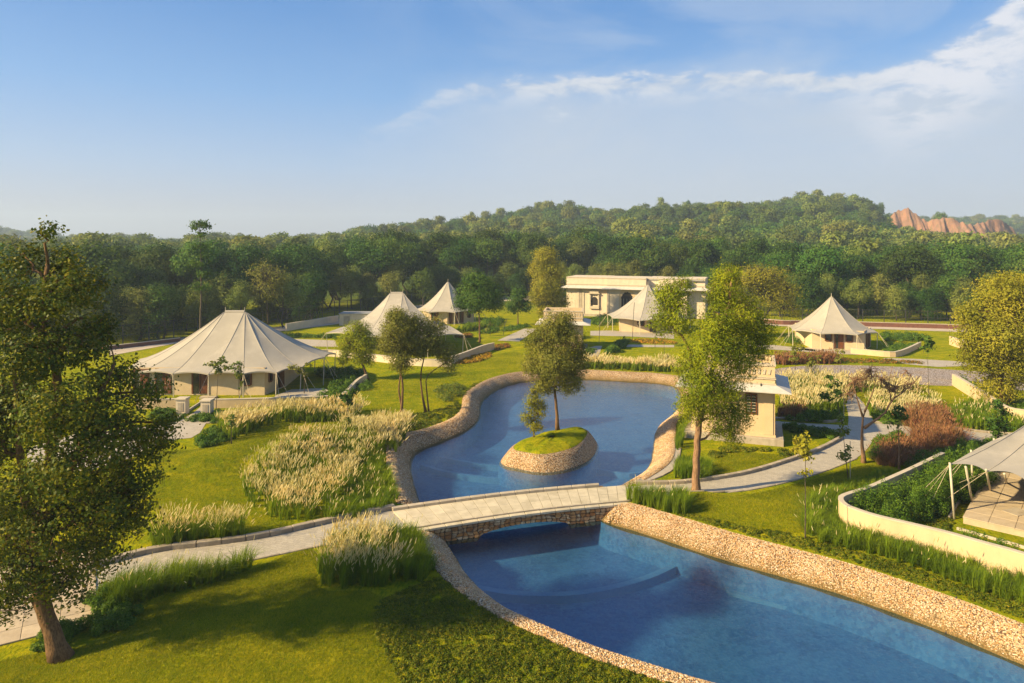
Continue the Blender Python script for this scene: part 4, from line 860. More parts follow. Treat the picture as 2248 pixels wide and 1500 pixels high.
def tree(name, label, base, trunk, blobs, ncl, per, spread, ln, leaf, barkm='bark', r0=.15, seed=1, asp=.5, droop=0, inner=.45, twigs=.25, group=None, tw=.02, extra_trunks=(), nsides=8, cat='tree', crown=True, limb=None, leafless=0):
    """trunk, blobs in world coordinates; base = foot"""
    rng = np.random.default_rng(seed); B = Vector(base); o = empty(name, B, label, cat, group); t = MB(); hs = []
    for T, rr in [(trunk, r0)] + list(extra_trunks):
        P = catmull([tuple(p) for p in T], False, .5); n = len(P); rad = [rr * (1 + .5 * max(0, 1 - i / 2.2) ** 2) * (1 - .72 * i / (n - 1)) for i in range(n)]
        P = [Vector(p) + Vector(rng.normal(size=3)) * rr * .12 * (0 < i < n - 1) for i, p in enumerate(P)]
        t.tube([p - B for p in P], rad, nsides); hs += list(zip(P, rad))
    bl = [(np.array(c), np.array(r)) for c, r in blobs]
    if crown:
        cm_, C = crown_mesh('crown', [(c - np.array(B), r) for c, r in bl], ncl, per, spread, ln, M[leaf], seed, asp, droop, inner); link('crown', cm_, o); C = C + np.array(B)
    else: C, _ = clusters(bl, ncl, rng, inner)
    for c, r in bl:
        c = Vector(c); low = [h for h in hs if h[0].z < c.z - r[2] * .15] or hs[:1]
        h = min(low, key=lambda q: (q[0] - c).length * (1 if q[1] > r0 * .3 else 1.3)); rr = min(h[1] * .7, (limb or r0 * .42))
        pts = wiggle(h[0], c + Vector((0, 0, r[2] * .3)), 5, .05, rng, .06); t.tube([p - B for p in pts], [rr * (1 - .7 * i / 5) for i in range(6)], 5)
        sel = [q for q in C if np.all(np.abs((q - np.array(c)) / r) < 1.02)]
        for q in sel[:max(2, int(len(sel) * twigs))]:
            s = pts[rng.integers(2, 6)]; w_ = wiggle(s, q, 3, .09, rng, .05); t.tube([p - B for p in w_], [tw * 1.6, tw * 1.2, tw * .8, tw * .4], 4, False)
    link('trunk', t.mesh('trunk', M[barkm], smooth=True), o)
    return o
def blob(px, py, Y, rx, rz=None, ry=None):        # a lump of the crown: photo radii turned into metres at its distance
    s = Y / FPX; rz = rz or rx; return (tuple(W(px, py, Y)), (rx * s, (ry or rx) * s, rz * s))

# ------------------------------------------------------------------ the trees of the garden
rngb = np.random.default_rng(5)
def ctr(a, b, Y): return tuple(W(a, b, Y))
Y0 = 22.9; x0, y0 = G(135, 1448)
big = [blob(a, b, Y0 + d, rx, rz) for a, b, d, rx, rz in [(45,575,.3,52,50),(150,620,-.2,44,44),(100,735,.4,72,42),(45,850,.6,70,40),(100,510,-.3,22,30),(150,575,.6,36,40),(20,660,-.4,66,60),(110,665,-1.0,60,50),(195,630,.9,44,50),(222,705,.5,34,36),(60,780,-1.2,80,66),(170,760,-.2,74,56),(235,730,.5,30,30),(255,830,.6,60,50),(330,860,.5,44,34),(372,925,.4,24,30),
   (130,900,-1.6,100,85),(20,930,.5,80,90),(240,950,-.8,95,80),(340,960,.6,50,55),(290,1040,.1,70,70),(170,1030,-1.6,95,75),(60,1080,-.8,85,85),(240,1110,-.6,90,65),(140,1150,-1.0,90,70),(30,1190,0,80,75),(210,1210,-.3,75,60),(90,1250,-.4,85,60),(20,1310,.4,55,55),(300,1130,.5,40,55),(150,1290,.2,60,45),(-60,700,.5,120,120),(-80,950,.3,130,130),(-60,1180,.5,110,110)]]
tree('large_leafy_tree', 'large dark olive leafy tree with a leaning trunk at the left edge', (x0, y0, hz1(x0, y0)), [(x0, y0, hz1(x0, y0) - .1), ctr(105,1360,Y0), ctr(82,1270,Y0), ctr(92,1150,Y0), ctr(108,1020,Y0 + .2), ctr(130,860,Y0), ctr(95,700,Y0), ctr(105,580,Y0)], big, 4900, 15, .17, .115, 'leaf_big', 'bark', .28, 11, asp=.66, inner=.3, twigs=.07, tw=.012,
     extra_trunks=[([ctr(84,1240,Y0), ctr(60,1120,Y0 + .3), ctr(45,980,Y0), ctr(30,800,Y0)], .2), ([ctr(98,1120,Y0), ctr(160,1020,Y0 - .4), ctr(215,880,Y0 - .3), ctr(250,800,Y0)], .17), ([ctr(120,960,Y0), ctr(190,880,Y0 + .6), ctr(300,860,Y0 + .6)], .11)], nsides=10, limb=.08)
# neem-like tree right of the bridge
Y1 = 37.9; x1, y1 = G(1526, 1085)
nb = [blob(a, b, Y1 + d, rx, rz) for a, b, d, rx, rz in [(1472,640,0,40,34),(1455,690,.3,30,40),(1490,690,-.4,34,44),(1590,640,.4,42,40),(1630,690,0,52,55),(1575,700,-.8,44,44),(1560,760,-1.2,60,50),(1620,780,-.5,48,56),(1664,762,.4,26,36),(1515,800,-.4,38,50),(1540,850,-1.0,55,50),(1590,860,-.6,46,50),(1622,900,.2,26,34),(1585,920,-.4,34,45),(1610,950,0,24,30),(1520,890,0,38,32),(1672,722,.5,34,36),(1600,600,.8,34,26),(1500,620,.4,24,18)]]
tree('feathery_tree', 'tall feathery bright green tree right of the bridge with hanging foliage', (x1, y1, hz1(x1, y1)), [(x1, y1, -.1), ctr(1530,1000,Y1), ctr(1536,920,Y1), ctr(1552,850,Y1), ctr(1580,760,Y1), ctr(1600,680,Y1), ctr(1605,620,Y1)], nb, 3000, 20, .19, .16, 'leaf_neem', 'bark_red', .22, 21, asp=.26, droop=1.1, inner=.4, twigs=.08, tw=.014,
     extra_trunks=[([ctr(1540,900,Y1), ctr(1524,800,Y1), ctr(1500,740,Y1), ctr(1478,720,Y1), ctr(1482,660,Y1)], .13)], nsides=10, limb=.08)
# island trees
def small_tree(name, label, foot, tr_px, bl, Y, leaf, r0, seed, ln=.13, ncl=700, per=14, spread=.2, asp=.42, zf=None, bk='bark', ex=(), droop=.3, twigs=.12, group=None, inner=.4, tw=.013, limb=None):
    x, y = (G(*foot) if zf is None else G(foot[0], foot[1], zf)); z = hz1(x, y) if zf is None else zf; Y = Y or y
    return tree(name, label, (x, y, z), [(x, y, z - .08)] + [ctr(a, b, Y) for a, b in tr_px], [blob(a, b, Y + d, rx, rz) for a, b, d, rx, rz in bl], ncl, per, spread, ln, leaf, bk, r0, seed, asp=asp, droop=droop, twigs=twigs, group=group, inner=inner, tw=tw, limb=limb,
                extra_trunks=[([((x + .25, y, z - .08) if q[0] == 'foot' else ctr(*q, Y)) for q in T], r) for T, r in ex])
xi, yi = G(1224, 942, .5); small_tree('island_tree', 'slender olive tree growing on the grassy pool island', (1224, 942), [(1222,900),(1218,850),(1215,800),(1210,740)], [(1215,720,0,42,38),(1185,750,.2,36,36),(1245,745,-.2,38,38),(1170,800,0,28,30),(1215,800,-.6,48,44),(1262,800,.2,30,36),(1250,840,-.2,32,26),(1195,845,.2,28,22),(1278,770,0,16,24),(1240,700,.2,22,20)], yi, 'leaf_olive', .13, 31, .135, 2300, 16, .19, zf=.48)
small_tree('island_sapling', 'small bushy sapling at the left end of the pool island', (1172, 963), [(1172,930),(1173,890)], [(1170,880,0,20,20),(1185,905,0,18,20),(1158,915,.1,16,20),(1175,935,0,20,16),(1190,885,0,10,16),(1172,862,0,9,10)], G(1172,963,.5)[1], 'leaf_yellow', .06, 32, .12, 380, 12, .13, zf=.35)
# lawn trees
small_tree('lawn_tree', 'olive tree with twin trunks left of centre on the lawn', (880, 910), [(884,860),(878,800),(872,740)], [(875,715,0,38,32),(855,750,0,30,34),(900,745,.4,30,34),(880,790,-.3,26,30),(870,690,0,24,16),(905,705,0,18,20)], None, 'leaf_olive', .12, 41, .14, 1500, 16, .2, ex=[([('foot',),(876,860),(882,800),(890,750)], .09)])
small_tree('lawn_tree', 'wispy tree with two curved stems right of the twin-trunk tree', (935, 905), [(926,860),(924,820),(932,780),(930,740)], [(925,715,0,26,26),(945,745,0,34,28),(975,770,.4,34,24),(920,765,0,24,26),(960,715,.3,22,20),(985,800,0,18,18)], None, 'leaf_olive', .10, 42, .14, 900, 14, .2, ex=[([('foot',),(938,870),(936,830),(955,812),(985,792)], .07)])
small_tree('lawn_tree', 'leaning dark olive tree above the low white wall', (808, 835), [(800,810),(790,790),(785,760),(790,735)], [(785,725,0,30,24),(765,755,.3,26,26),(805,750,-.3,26,30),(790,780,0,22,24),(755,785,0,14,18),(812,785,0,12,18)], None, 'leaf_neem', .13, 43, .15, 1150, 15, .22)
small_tree('round_green_tree', 'dense round dark green tree right of the single-peaked tent', (1053, 752), [(1053,725),(1052,690),(1050,650)], [(1050,622,0,34,24),(1025,645,0,28,24),(1078,645,0,28,26),(1050,660,-1,40,26),(1015,665,0,18,14),(1088,668,0,18,16),(1035,612,0,16,12)], None, 'leaf_dark', .15, 44, .26, 1400, 14, .36)
small_tree('poplar_tree', 'tall yellow-green tree left of the pale hall', (1202, 704), [(1200,670),(1200,620),(1200,575)], [(1198,560,0,26,20),(1185,590,0,26,24),(1215,590,0,26,26),(1200,625,-1,34,30),(1185,650,0,26,24),(1220,650,0,26,26),(1205,680,0,30,16),(1235,665,0,14,10)], None, 'leaf_yellow', .2, 45, .28, 2000, 15, .42, droop=.5)
small_tree('dark_small_tree', 'small dark tree between the round green tree and the tall yellow-green tree', (1137, 714), [(1137,695),(1137,670)], [(1137,650,0,20,20),(1125,672,0,16,14),(1152,670,0,16,16),(1140,640,0,12,12)], None, 'leaf_dark', .12, 46, .32, 330, 12, .35)
small_tree('large_garden_tree', 'large yellow-green tree at the right edge above the cream wall', (2203, 900), [(2198,850),(2192,800),(2190,740),(2195,680)], [(2200,640,0,60,44),(2160,690,.6,48,44),(2240,680,-.5,60,50),(2200,740,-1,64,50),(2140,735,0,40,36),(2150,790,.5,44,36),(2225,800,0,60,44),(2120,690,0,22,26),(2190,850,.5,46,30),(2290,740,0,70,90),(2230,620,.5,40,26),(2125,770,0,22,24)], None, 'leaf_yellow', .26, 47, .19, 3400, 16, .32, ex=[([('foot',),(2220,850),(2240,800),(2262,740)], .18), ([(2198,850),(2170,810),(2140,780)], .1)])
small_tree('spreading_tree', 'wide thinly leaved yellow-green tree behind the feathery tree', (1668, 742), [(1664,720),(1655,690),(1665,650)], [(1640,610,0,42,24),(1690,605,0,42,26),(1730,640,0,34,30),(1600,625,0,34,26),(1570,650,0,24,24),(1690,650,0,50,30),(1740,680,0,24,20),(1620,670,0,34,26),(1660,590,0,26,12)], None, 'leaf_yellow', .24, 48, .26, 1150, 12, .5, bk='bark_grey', ex=[([(1664,720),(1690,680),(1715,660)], .13), ([(1664,720),(1630,690),(1600,650)], .13)], twigs=.22, tw=.035)
# almost bare tree by the path fork
Yb = G(1896, 1016)[1]; xb, yb = G(1896, 1016)
tree('bare_tree', 'almost leafless branching tree standing at the fork of the stone path', (xb, yb, 0), [(xb, yb, -.1), ctr(1893,970,Yb), ctr(1894,930,Yb), ctr(1900,900,Yb)], [blob(a, b, Yb + d, rx, rz) for a, b, d, rx, rz in [(1880,840,.3,34,34),(1910,820,-.5,34,34),(1935,840,.5,30,34),(1965,860,0,30,30),(2000,850,.4,32,26),(1860,870,0,24,24),(1990,820,-.3,22,24)]], 260, 1, .15, .09, 'leaf_rose', 'bark_red', .13, 51, twigs=.9, tw=.012, inner=.2, limb=.05,
     extra_trunks=[([ctr(1897,940,Yb), ctr(1920,925,Yb), ctr(1945,905,Yb), ctr(1956,880,Yb), ctr(1985,860,Yb), ctr(2020,825,Yb)], .075), ([ctr(1894,915,Yb), ctr(1880,870,Yb), ctr(1868,820,Yb)], .05), ([ctr(1898,905,Yb), ctr(1915,865,Yb), ctr(1925,820,Yb)], .05), ([ctr(1956,880,Yb), ctr(1952,840,Yb), ctr(1960,800,Yb)], .035)])
# saplings: slim stem, tufts of big leaves, some with a stake
def sapling(label, foot, top, tufts, seed, leaf='leaf_young', ln=.2, stake=False, n=9, lean=0, bk='bark_grey', rr=.03):
    x, y = G(*foot); z = hz1(x, y)
    o = small_tree('sapling', label, foot, [((foot[0] + top[0]) / 2 + lean, (foot[1] + top[1]) / 2), top], [(a, b, 0, r, r * k) for a, b, r, k in tufts], y, leaf, rr, seed, ln, n * len(tufts), 9, .11, .5, bk=bk, twigs=.3, tw=.008, group='young staked saplings of the garden')
    if stake: MB().tube([(.12, .05, -.1), (.14, .1, CH - (foot[1] - HY) * 0 - CH + 2.3)], .022, 5).obj('stake', M['pole'], o)
    return o
sapling('taller young sapling in front of the big tent, over the entrance walk', (474,903), (480,800), [(468,800,12,.8),(486,790,14,.8),(496,806,10,.8),(478,812,10,.8)], 61, ln=.28)
sapling('shorter young sapling in front of the big tent, right of the taller one', (526,882), (521,800), [(514,805,10,.9),(526,800,10,.9),(522,822,9,1),(528,845,7,1.1)], 62, ln=.26)
sapling('thin sapling before the right corner of the big tent', (668,868), (668,800), [(640,802,8,1.1),(655,812,8,1),(678,800,8,1.1),(668,820,7,1)], 63, 'leaf_olive', ln=.22)
sapling('small bush-like sapling with drooping leaves near the low white wall', (765,925), (762,865), [(752,870,12,.7),(770,862,14,.7),(762,884,12,.8)], 64, 'leaf_dark', ln=.3)
sapling('thin sapling standing in the pale feather grass left of the pool', (776,985), (766,925), [(762,925,8,.7),(772,932,7,.8)], 65, ln=.24)
sapling('lone thin sapling on the lawn below the pale grass hedge', (508,978), (508,925), [(506,930,9,.9),(510,915,8,.8)], 66, ln=.2)
sapling('tall thin sapling with yellowish tufts before the curved cream wall', (1768,1186), (1768,955), [(1768,968,10,1.5),(1763,990,12,1.2),(1775,1000,10,1),(1766,1036,11,.6),(1768,950,5,1.6)], 67, 'leaf_yellow', ln=.17)
sapling('leaning sapling tied beside the path edge left of the bare tree', (1863,1056), (1848,930), [(1852,945,10,1.3),(1862,985,10,1),(1853,1000,12,.9),(1846,915,8,1.2)], 68, 'leaf_young', ln=.2, stake=True)
sapling('dark-leaved bent sapling over the narrow path north of the fork', (1850,930), (1828,845), [(1830,845,16,.9),(1812,868,11,.8),(1838,862,12,.8),(1822,830,9,.8)], 69, 'leaf_dark', ln=.3, stake=True)
sapling('stout staked sapling in front of the brown reeds', (1974,1030), (1973,930), [(1972,905,14,1.1),(1966,930,12,.9),(1982,925,10,.9)], 70, 'leaf_dark', ln=.26, bk='bark_red', rr=.06)
sapling('bushy sapling above the near awning at right', (2188,985), (2190,900), [(2190,885,12,1),(2180,925,16,1),(2202,930,15,1),(2188,955,18,.9),(2205,905,12,1)], 71, 'leaf_dark', ln=.22, n=22)
sapling('thin young tree in the grasses nearest the big pavilion', (1746,842), (1746,775), [(1740,770,14,.8),(1756,760,12,.8),(1746,785,14,.7)], 72, 'leaf_olive', ln=.24, n=12)
sapling('thin young tree with a sparse tuft in the pale grasses', (1787,866), (1787,790), [(1780,795,11,.8),(1794,788,11,.8)], 73, 'leaf_olive', ln=.24)
sapling('thin young tree before the gravel road, below the round tent', (1846,838), (1846,782), [(1846,775,10,.9),(1840,790,9,.8)], 74, 'leaf_olive', ln=.24)
sapling('tall thin sapling on the right lawn in front of the gravel road', (2040,892), (2037,790), [(2034,760,14,.8),(2046,748,12,.8),(2026,742,12,.7)], 75, 'leaf_dark', ln=.3)
sapling('young tree in front of the long lawn by the pale path, left one', (1438,762), (1438,710), [(1430,712,16,.9),(1444,722,14,.9),(1436,700,12,.9),(1452,705,10,.9)], 76, 'leaf_neem', ln=.3, n=12)
sapling('slim young tree just left of the feathery tree crown', (1458,786), (1458,735), [(1460,725,14,1),(1450,742,12,.9)], 77, 'leaf_neem', ln=.3)
sapling('thin sapling with a few leaves before the far tents, right of the round green tree', (1076,738), (1076,712), [(1076,714,9,1.1),(1070,724,7,1)], 78, 'leaf_young', ln=.32)
sapling('low potted-looking sapling at the lawn bend by the pavilion', (1752,1000), (1752,958), [(1750,965,9,1.1),(1758,980,9,1),(1745,990,8,1)], 79, 'leaf_yellow', ln=.2)
for i, (a, b, c, lab) in enumerate([(1315,750,672,'thin leaning bare pole on the far lawn right of the pavilion tower'), (1388,750,664,'thin leaning bare pole in front of the hall tent'), (1105,737,700,'thin bare pole on the small far lawn')]):
    x, y = G(a, b); o = empty('thin_pole', (x, y, 0), lab, 'pole'); MB().tube([(0, 0, 0), (.15, 0, (b - c) * y / FPX * .6), (.1 + .2 * i, 0, (b - c) * y / FPX)], .035, 6).obj('shaft', M['metal'], o)

# ------------------------------------------------------------------ grasses, hedges, ground cover: nobody could count them
def sample(P, n, rng):
    P = np.asarray(P); lo, hi = P.min(0), P.max(0); out = np.zeros((0, 2))
    while len(out) < n:
        q = rng.uniform(lo, hi, (n * 2, 2)); out = np.vstack([out, q[inside(q[:, 0], q[:, 1], P)]])
    return out[:n]
def parea(P): P = np.asarray(P); return abs(.5 * np.sum(P[:, 0] * np.roll(P[:, 1], -1) - np.roll(P[:, 0], -1) * P[:, 1]))
def grass(name, label, px, h, dens, seed, plume=.0, blades=26, spread=.45, wid=.022, mats=('blade', 'plume'), cat='grass', world=None, soft=0, plume_len=.24, lean=(.12, .05), z0=None):
    """clumps scattered in an outline, every clump a tuft of bent blades; some carry feathery plumes"""
    rng = np.random.default_rng(seed); P = np.array(world if world is not None else GP(px)); P = catmull(P, True, .5) if len(P) > 3 else P
    n = max(3, int(parea(P) * dens * (1.5 if plume < .5 else 1.15))); C = sample(P, n, rng); Ym = P[:, 1].mean()
    ch = h * rng.uniform(.72, 1.15, n) * (.86 + .2 * np.sin(C[:, 0] * .9 + seed) * np.sin(C[:, 1] * .8))
    if soft: ch *= np.clip(dist(C[:, 0], C[:, 1], P) / soft, .45, 1)
    Z = hz(C[:, 0], C[:, 1]) if z0 is None else np.full(n, z0)
    m = n * blades; ci = np.repeat(np.arange(n), blades); az_ = rng.uniform(0, 2 * np.pi, m); out = np.abs(rng.normal(0, 1, m)) * spread * .5
    d = np.stack([np.cos(az_), np.sin(az_)], 1); H_ = ch[ci] * rng.uniform(.55, 1.0, m); b0 = C[ci] + d * rng.uniform(0, .09, (m, 1)); ln_ = np.array(lean)
    p0 = np.column_stack([b0, Z[ci] - .02]); p1 = np.column_stack([b0 + d * out[:, None] * .35 + ln_ * .3 * H_[:, None], Z[ci] + H_ * .62]); p2 = np.column_stack([b0 + d * out[:, None] + ln_ * H_[:, None], Z[ci] + H_ * (1 - .25 * out)])
    s = np.column_stack([-d[:, 1], d[:, 0], np.zeros(m)]) * (wid * rng.uniform(.6, 1.3, (m, 1)))
    V = np.stack([p0 - s * .5, p0 + s * .5, p1 + s * .45, p1 - s * .45, p2 + s * .06, p2 - s * .06], 1).reshape(-1, 3); o_ = np.arange(m)[:, None] * 6
    F = np.vstack([o_ + np.array([[0, 1, 2, 3]]), o_ + np.array([[3, 2, 4, 5]])]); rn = np.concatenate([rng.random(m)] * 2); mi = np.zeros(len(F), int)
    if plume:
        k = int(n * blades * .28 * plume); ci = rng.integers(0, n, k); az_ = rng.uniform(0, 2 * np.pi, k); d = np.stack([np.cos(az_), np.sin(az_)], 1); o2 = np.abs(rng.normal(0, 1, k)) * spread * .55
        H_ = ch[ci] * rng.uniform(.88, 1.18, k); tip = np.column_stack([C[ci] + d * (o2[:, None] + .03) + ln_ * 1.3 * H_[:, None], Z[ci] + H_ * (1 - .18 * o2)])
        ax = np.column_stack([d * (.18 + o2[:, None] * .8) + ln_ * 1.6, np.full(k, 1.0)]); ax /= np.linalg.norm(ax, axis=1)[:, None]; L_ = plume_len * rng.uniform(.7, 1.25, (k, 1)); w2 = wid * .7 + .004
        e1 = np.cross(ax, np.array([0, 0, 1.0]) + 1e-3); e1 /= np.linalg.norm(e1, axis=1)[:, None]; e2 = np.cross(ax, e1); r_ = [(0, .25), (.3, 1.0), (.75, .75), (1, .1)]
        vs = []
        for t_, wr in r_:
            for j in range(3):
                a_ = 2 * np.pi * j / 3; vs.append(tip + ax * L_ * (t_ - .35) + (e1 * math.cos(a_) + e2 * math.sin(a_)) * w2 * wr)
        V2 = np.stack(vs, 1).reshape(-1, 3); f = [(r * 3 + j, r * 3 + (j + 1) % 3, (r + 1) * 3 + (j + 1) % 3, (r + 1) * 3 + j) for r in range(3) for j in range(3)]
        F2 = (np.arange(k)[:, None, None] * 12 + np.array(f)[None]).reshape(-1, 4) + len(V); V = np.vstack([V, V2]); F = np.vstack([F, F2]); rn = np.concatenate([rn, np.repeat(rng.random(k), 9)]); mi = np.concatenate([mi, np.ones(len(F2), int)])
    return tag(link(name, np_mesh(name, V, F, [M[mats[0]], M[mats[1]]], rnd=rn, midx=mi)), label, cat, kind='stuff')
FG = 'feather_grass'
grass(FG, 'wide bed of pale feather grass on the lawn left of the pool', [(530,1062),(560,1040),(640,1010),(735,992),(830,990),(838,1010),(770,1045),(765,1090),(700,1130),(650,1148),(560,1118)], 1.15, 7.5, 101, 1.05, 26, .5, .018, plume_len=.27)
grass(FG, 'tall golden feather grass beside the lawn rim left of the pool', [(752,968),(790,945),(850,940),(890,950),(882,985),(856,1008),(800,1000),(752,990)], 1.3, 7.5, 102, 1.5, 26, .5, .02, plume_len=.32)
grass('tall_grass', 'bright green tall grass between the pale feather grass and the pool bank', [(765,1060),(835,1020),(858,1060),(870,1108),(800,1135),(715,1148),(700,1135),(765,1095)], .85, 10, 103, .04, 34, .5, .02)
grass(FG, 'golden feather grass nearest the bridge below the stone path', [(700,1262),(705,1215),(780,1197),(812,1196),(848,1238),(876,1275),(866,1292),(800,1300),(720,1296)], 1.45, 12, 104, .8, 40, .62, .016, plume_len=.26)
grass('tall_grass', 'fresh green tall grass between the golden grass and the lower pool bank', [(824,1192),(862,1184),(902,1176),(932,1215),(952,1252),(935,1270),(896,1287),(858,1240)], 1.25, 14, 105, .015, 44, .6, .016)
grass(FG, 'feather grass strip above the stone path near the dark leafy tree', [(335,1190),(350,1165),(430,1168),(520,1170),(535,1186),(430,1198),(340,1208)], 1.5, 11, 106, .7, 40, .85, .016, plume_len=.26)
grass('tall_grass', 'green grass strip below the stone path at left', [(215,1320),(300,1290),(400,1275),(480,1262),(540,1238),(552,1250),(500,1272),(400,1298),(300,1328),(235,1345)], 1.5, 13, 107, .03, 44, 1.0, .016)
grass(FG, 'long cream feather grass hedge in front of the big tent', [(478,950),(500,925),(540,915),(640,908),(730,905),(790,902),(792,922),(700,928),(600,932),(548,955),(500,970)], 1.25, 6.5, 108, 1.5, 22, .5, .026, plume_len=.34)
grass(FG, 'strip of cream feather grass on the far bank of the upper pool', [(1255,812),(1262,803),(1380,805),(1490,808),(1500,818),(1440,818),(1330,812)], 1.15, 5, 109, 1.7, 20, .5, .034, plume_len=.4)
grass(FG, 'golden grasses right of the big pavilion', [(1712,890),(1715,850),(1780,836),(1850,850),(1858,892),(1840,908),(1760,912),(1716,908)], 1.3, 5, 110, .95, 20, .55, .03, plume_len=.36)
grass(FG, 'golden grasses below the gravel road', [(1785,842),(1850,838),(1925,842),(1990,846),(2020,862),(1950,868),(1880,864),(1800,856)], 1.1, 4.5, 111, .85, 20, .55, .034, plume_len=.4)
grass(FG, 'golden grasses between the path and the right-hand lawn', [(1905,905),(1912,880),(1980,872),(2050,885),(2058,905),(2000,925),(1925,925)], 1.2, 5, 112, .9, 20, .55, .03, plume_len=.36)
grass('tall_grass', 'upright green grass on the bank right of the bridge', [(1376,1100),(1385,1094),(1450,1096),(1508,1102),(1512,1125),(1480,1134),(1420,1116)], 1.35, 13, 113, .02, 40, .7, .018)
grass('tall_grass', 'green grass clump left of the feathery tree trunk', [(1482,1050),(1488,1025),(1530,1022),(1558,1030),(1558,1052),(1520,1058)], 1.3, 13, 114, .0, 40, .7, .02)
grass('tall_grass', 'green grass strip between pool bank and pavilion plinth', [(1484,985),(1490,955),(1505,930),(1512,925),(1500,975),(1494,990)], 1.0, 10, 115, 0, 30, .4, .022)
grass('tall_grass', 'green reeds growing in front of the curved cream wall', [(1765,1175),(1770,1130),(1800,1098),(1846,1090),(1852,1150),(1880,1178),(1990,1200),(2110,1244),(2250,1286),(2330,1310),(2330,1345),(2200,1318),(2050,1262),(1900,1215),(1820,1200)], 1.0, 11, 116, .02, 46, 1.0, .018)
grass('tall_grass', 'dense green grass mound right of the far lawn', [(2085,930),(2100,900),(2150,895),(2200,915),(2240,935),(2235,950),(2150,945)], 1.15, 6, 117, .05, 34, .6, .03)
grass('tall_grass', 'green grass row beside the single-peaked tent', [(985,730),(1010,725),(1060,716),(1062,722),(1020,730),(995,735)], 1.3, 3, 118, 0, 22, .6, .07)
grass('tall_grass', 'thin green grass between near lawn and channel at right', [(1905,1048),(1945,1040),(1960,1060),(1900,1095),(1850,1090),(1800,1095),(1840,1070)], .55, 8, 119, 0, 30, .4, .016)
BR = dict(mats=('blade_brown', 'blade_brown'), cat='reeds')
grass('brown_reeds', 'rounded clump of rust-brown reeds, upper one by the right lawn', [(1985,935),(1995,915),(2040,908),(2085,918),(2080,935),(2030,945)], 1.05, 9, 121, .3, 60, 1.1, .026, **BR)
grass('brown_reeds', 'rounded clump of rust-brown reeds, middle and largest', [(2008,985),(2015,955),(2060,945),(2105,960),(2108,985),(2060,1000)], 1.15, 10, 122, .3, 60, 1.15, .024, **BR)
grass('brown_reeds', 'dark rust-brown reeds beside the staked sapling', [(1925,1015),(1940,985),(2000,980),(2020,1000),(1985,1022),(1940,1025)], 1.0, 10, 123, .3, 60, 1.1, .024, **BR)
grass('brown_reeds', 'brown reeds at the foot of the golden grasses by the pavilion', [(1712,920),(1716,905),(1760,905),(1758,920)], .9, 9, 124, .2, 50, .6, .028, **BR)
grass('brown_reeds', 'long brown reed hedge above the gravel road', [(1700,802),(1700,794),(1770,790),(1840,794),(1842,800),(1770,800)], 1.2, 4, 125, .4, 44, .8, .05, **BR)
def bushes(name, label, px, h, n, ln, mat, seed, world=None, cat='hedge', z0=None, lump=.5, up=0.0):
    """leafy mass over an outline: lumps of leaves on short stems"""
    rng = np.random.default_rng(seed); P = np.array(world if world is not None else GP(px)); P = catmull(P, True, .5) if len(P) > 3 else P
    k = max(6, int(parea(P) / lump ** 2)); C = sample(P, k, rng); hh = h * rng.uniform(.55, 1.1, k) * np.clip(.55 + dist(C[:, 0], C[:, 1], P) / .8, .55, 1); m = max(4, int(n / k)); ci = np.repeat(np.arange(k), m)
    d = rng.normal(size=(k * m, 3)); d /= np.linalg.norm(d, axis=1)[:, None]; rr = rng.uniform(.25, 1, k * m) ** .4
    Q = np.column_stack([C[ci] + d[:, :2] * lump * .8 * rr[:, None], hh[ci] * (.5 + .5 * d[:, 2] * rr)]); Q[:, 2] += (hz(Q[:, 0], Q[:, 1]) if z0 is None else z0) + up * np.abs(rng.normal(0, .3, k * m))
    nq = d.copy(); nq[:, 2] = np.abs(nq[:, 2]) + .3
    V, F = leaf_quads(Q, ln, .55, rng, nor=nq)
    return tag(link(name, np_mesh(name, V, F, M[mat], rnd=rng.random(len(F)))), label, cat, kind='stuff')
gc = [(822,1395),(828,1345),(880,1305),(960,1272),(998,1296),(1075,1352),(1195,1408),(1300,1448),(1400,1482),(1500,1514),(1560,1560),(900,1600),(880,1500),(840,1440)]
bushes('ground_cover', 'leafy dark green ground cover between the lawn and the lower pool bank', gc, .15, 150000, .05, 'cover', 201, cat='ground cover', lump=.13, up=.05)
bushes('ground_cover', 'low ground cover along the right pool bank', [(1440,1112),(1500,1128),(1560,1140),(1640,1160),(1740,1175),(1830,1200),(1980,1240),(2150,1300),(2300,1340),(2300,1372),(2100,1308),(1900,1242),(1760,1204),(1620,1168),(1500,1134)], .16, 60000, .06, 'cover', 202, cat='ground cover', lump=.17)
bushes('ground_cover', 'dark ground cover on the bank below the lawn trees', [(870,912),(950,905),(1010,880),(1040,852),(1060,838),(1046,842),(1018,866),(1008,900),(985,920),(930,940),(885,955),(890,925)], .22, 20000, .10, 'cover', 203, cat='ground cover', lump=.35)
bushes('ground_cover', 'low leafy bed in front of the pavilion plinth', [(1562,990),(1600,984),(1724,990),(1790,992),(1800,985),(1740,1008),(1690,992),(1600,996),(1565,1010)], .3, 12000, .09, 'cover', 204, cat='ground cover', lump=.3)
bushes('low_hedge', 'low dark hedge behind the shaded lawn right of the pavilion', [(1724,945),(1728,936),(1790,944),(1845,955),(1848,966),(1780,958)], .6, 12000, .09, 'hedge', 205, lump=.35)
bushes('leafy_hedge', 'thick dark hedge inside the curved cream wall', None, 1.75, 100000, .085, 'hedge', 206, world=[(16.6,33.4),(17.1,34.5),(18.3,35.5),(20.7,37.2),(23.3,39.2),(26.3,41.6),(28.8,44.0),(30.6,42.6),(28.4,39.9),(25.4,37.3),(22.8,35.3),(20.3,33.7),(18.8,32.7),(17.6,32.4)], lump=.45)
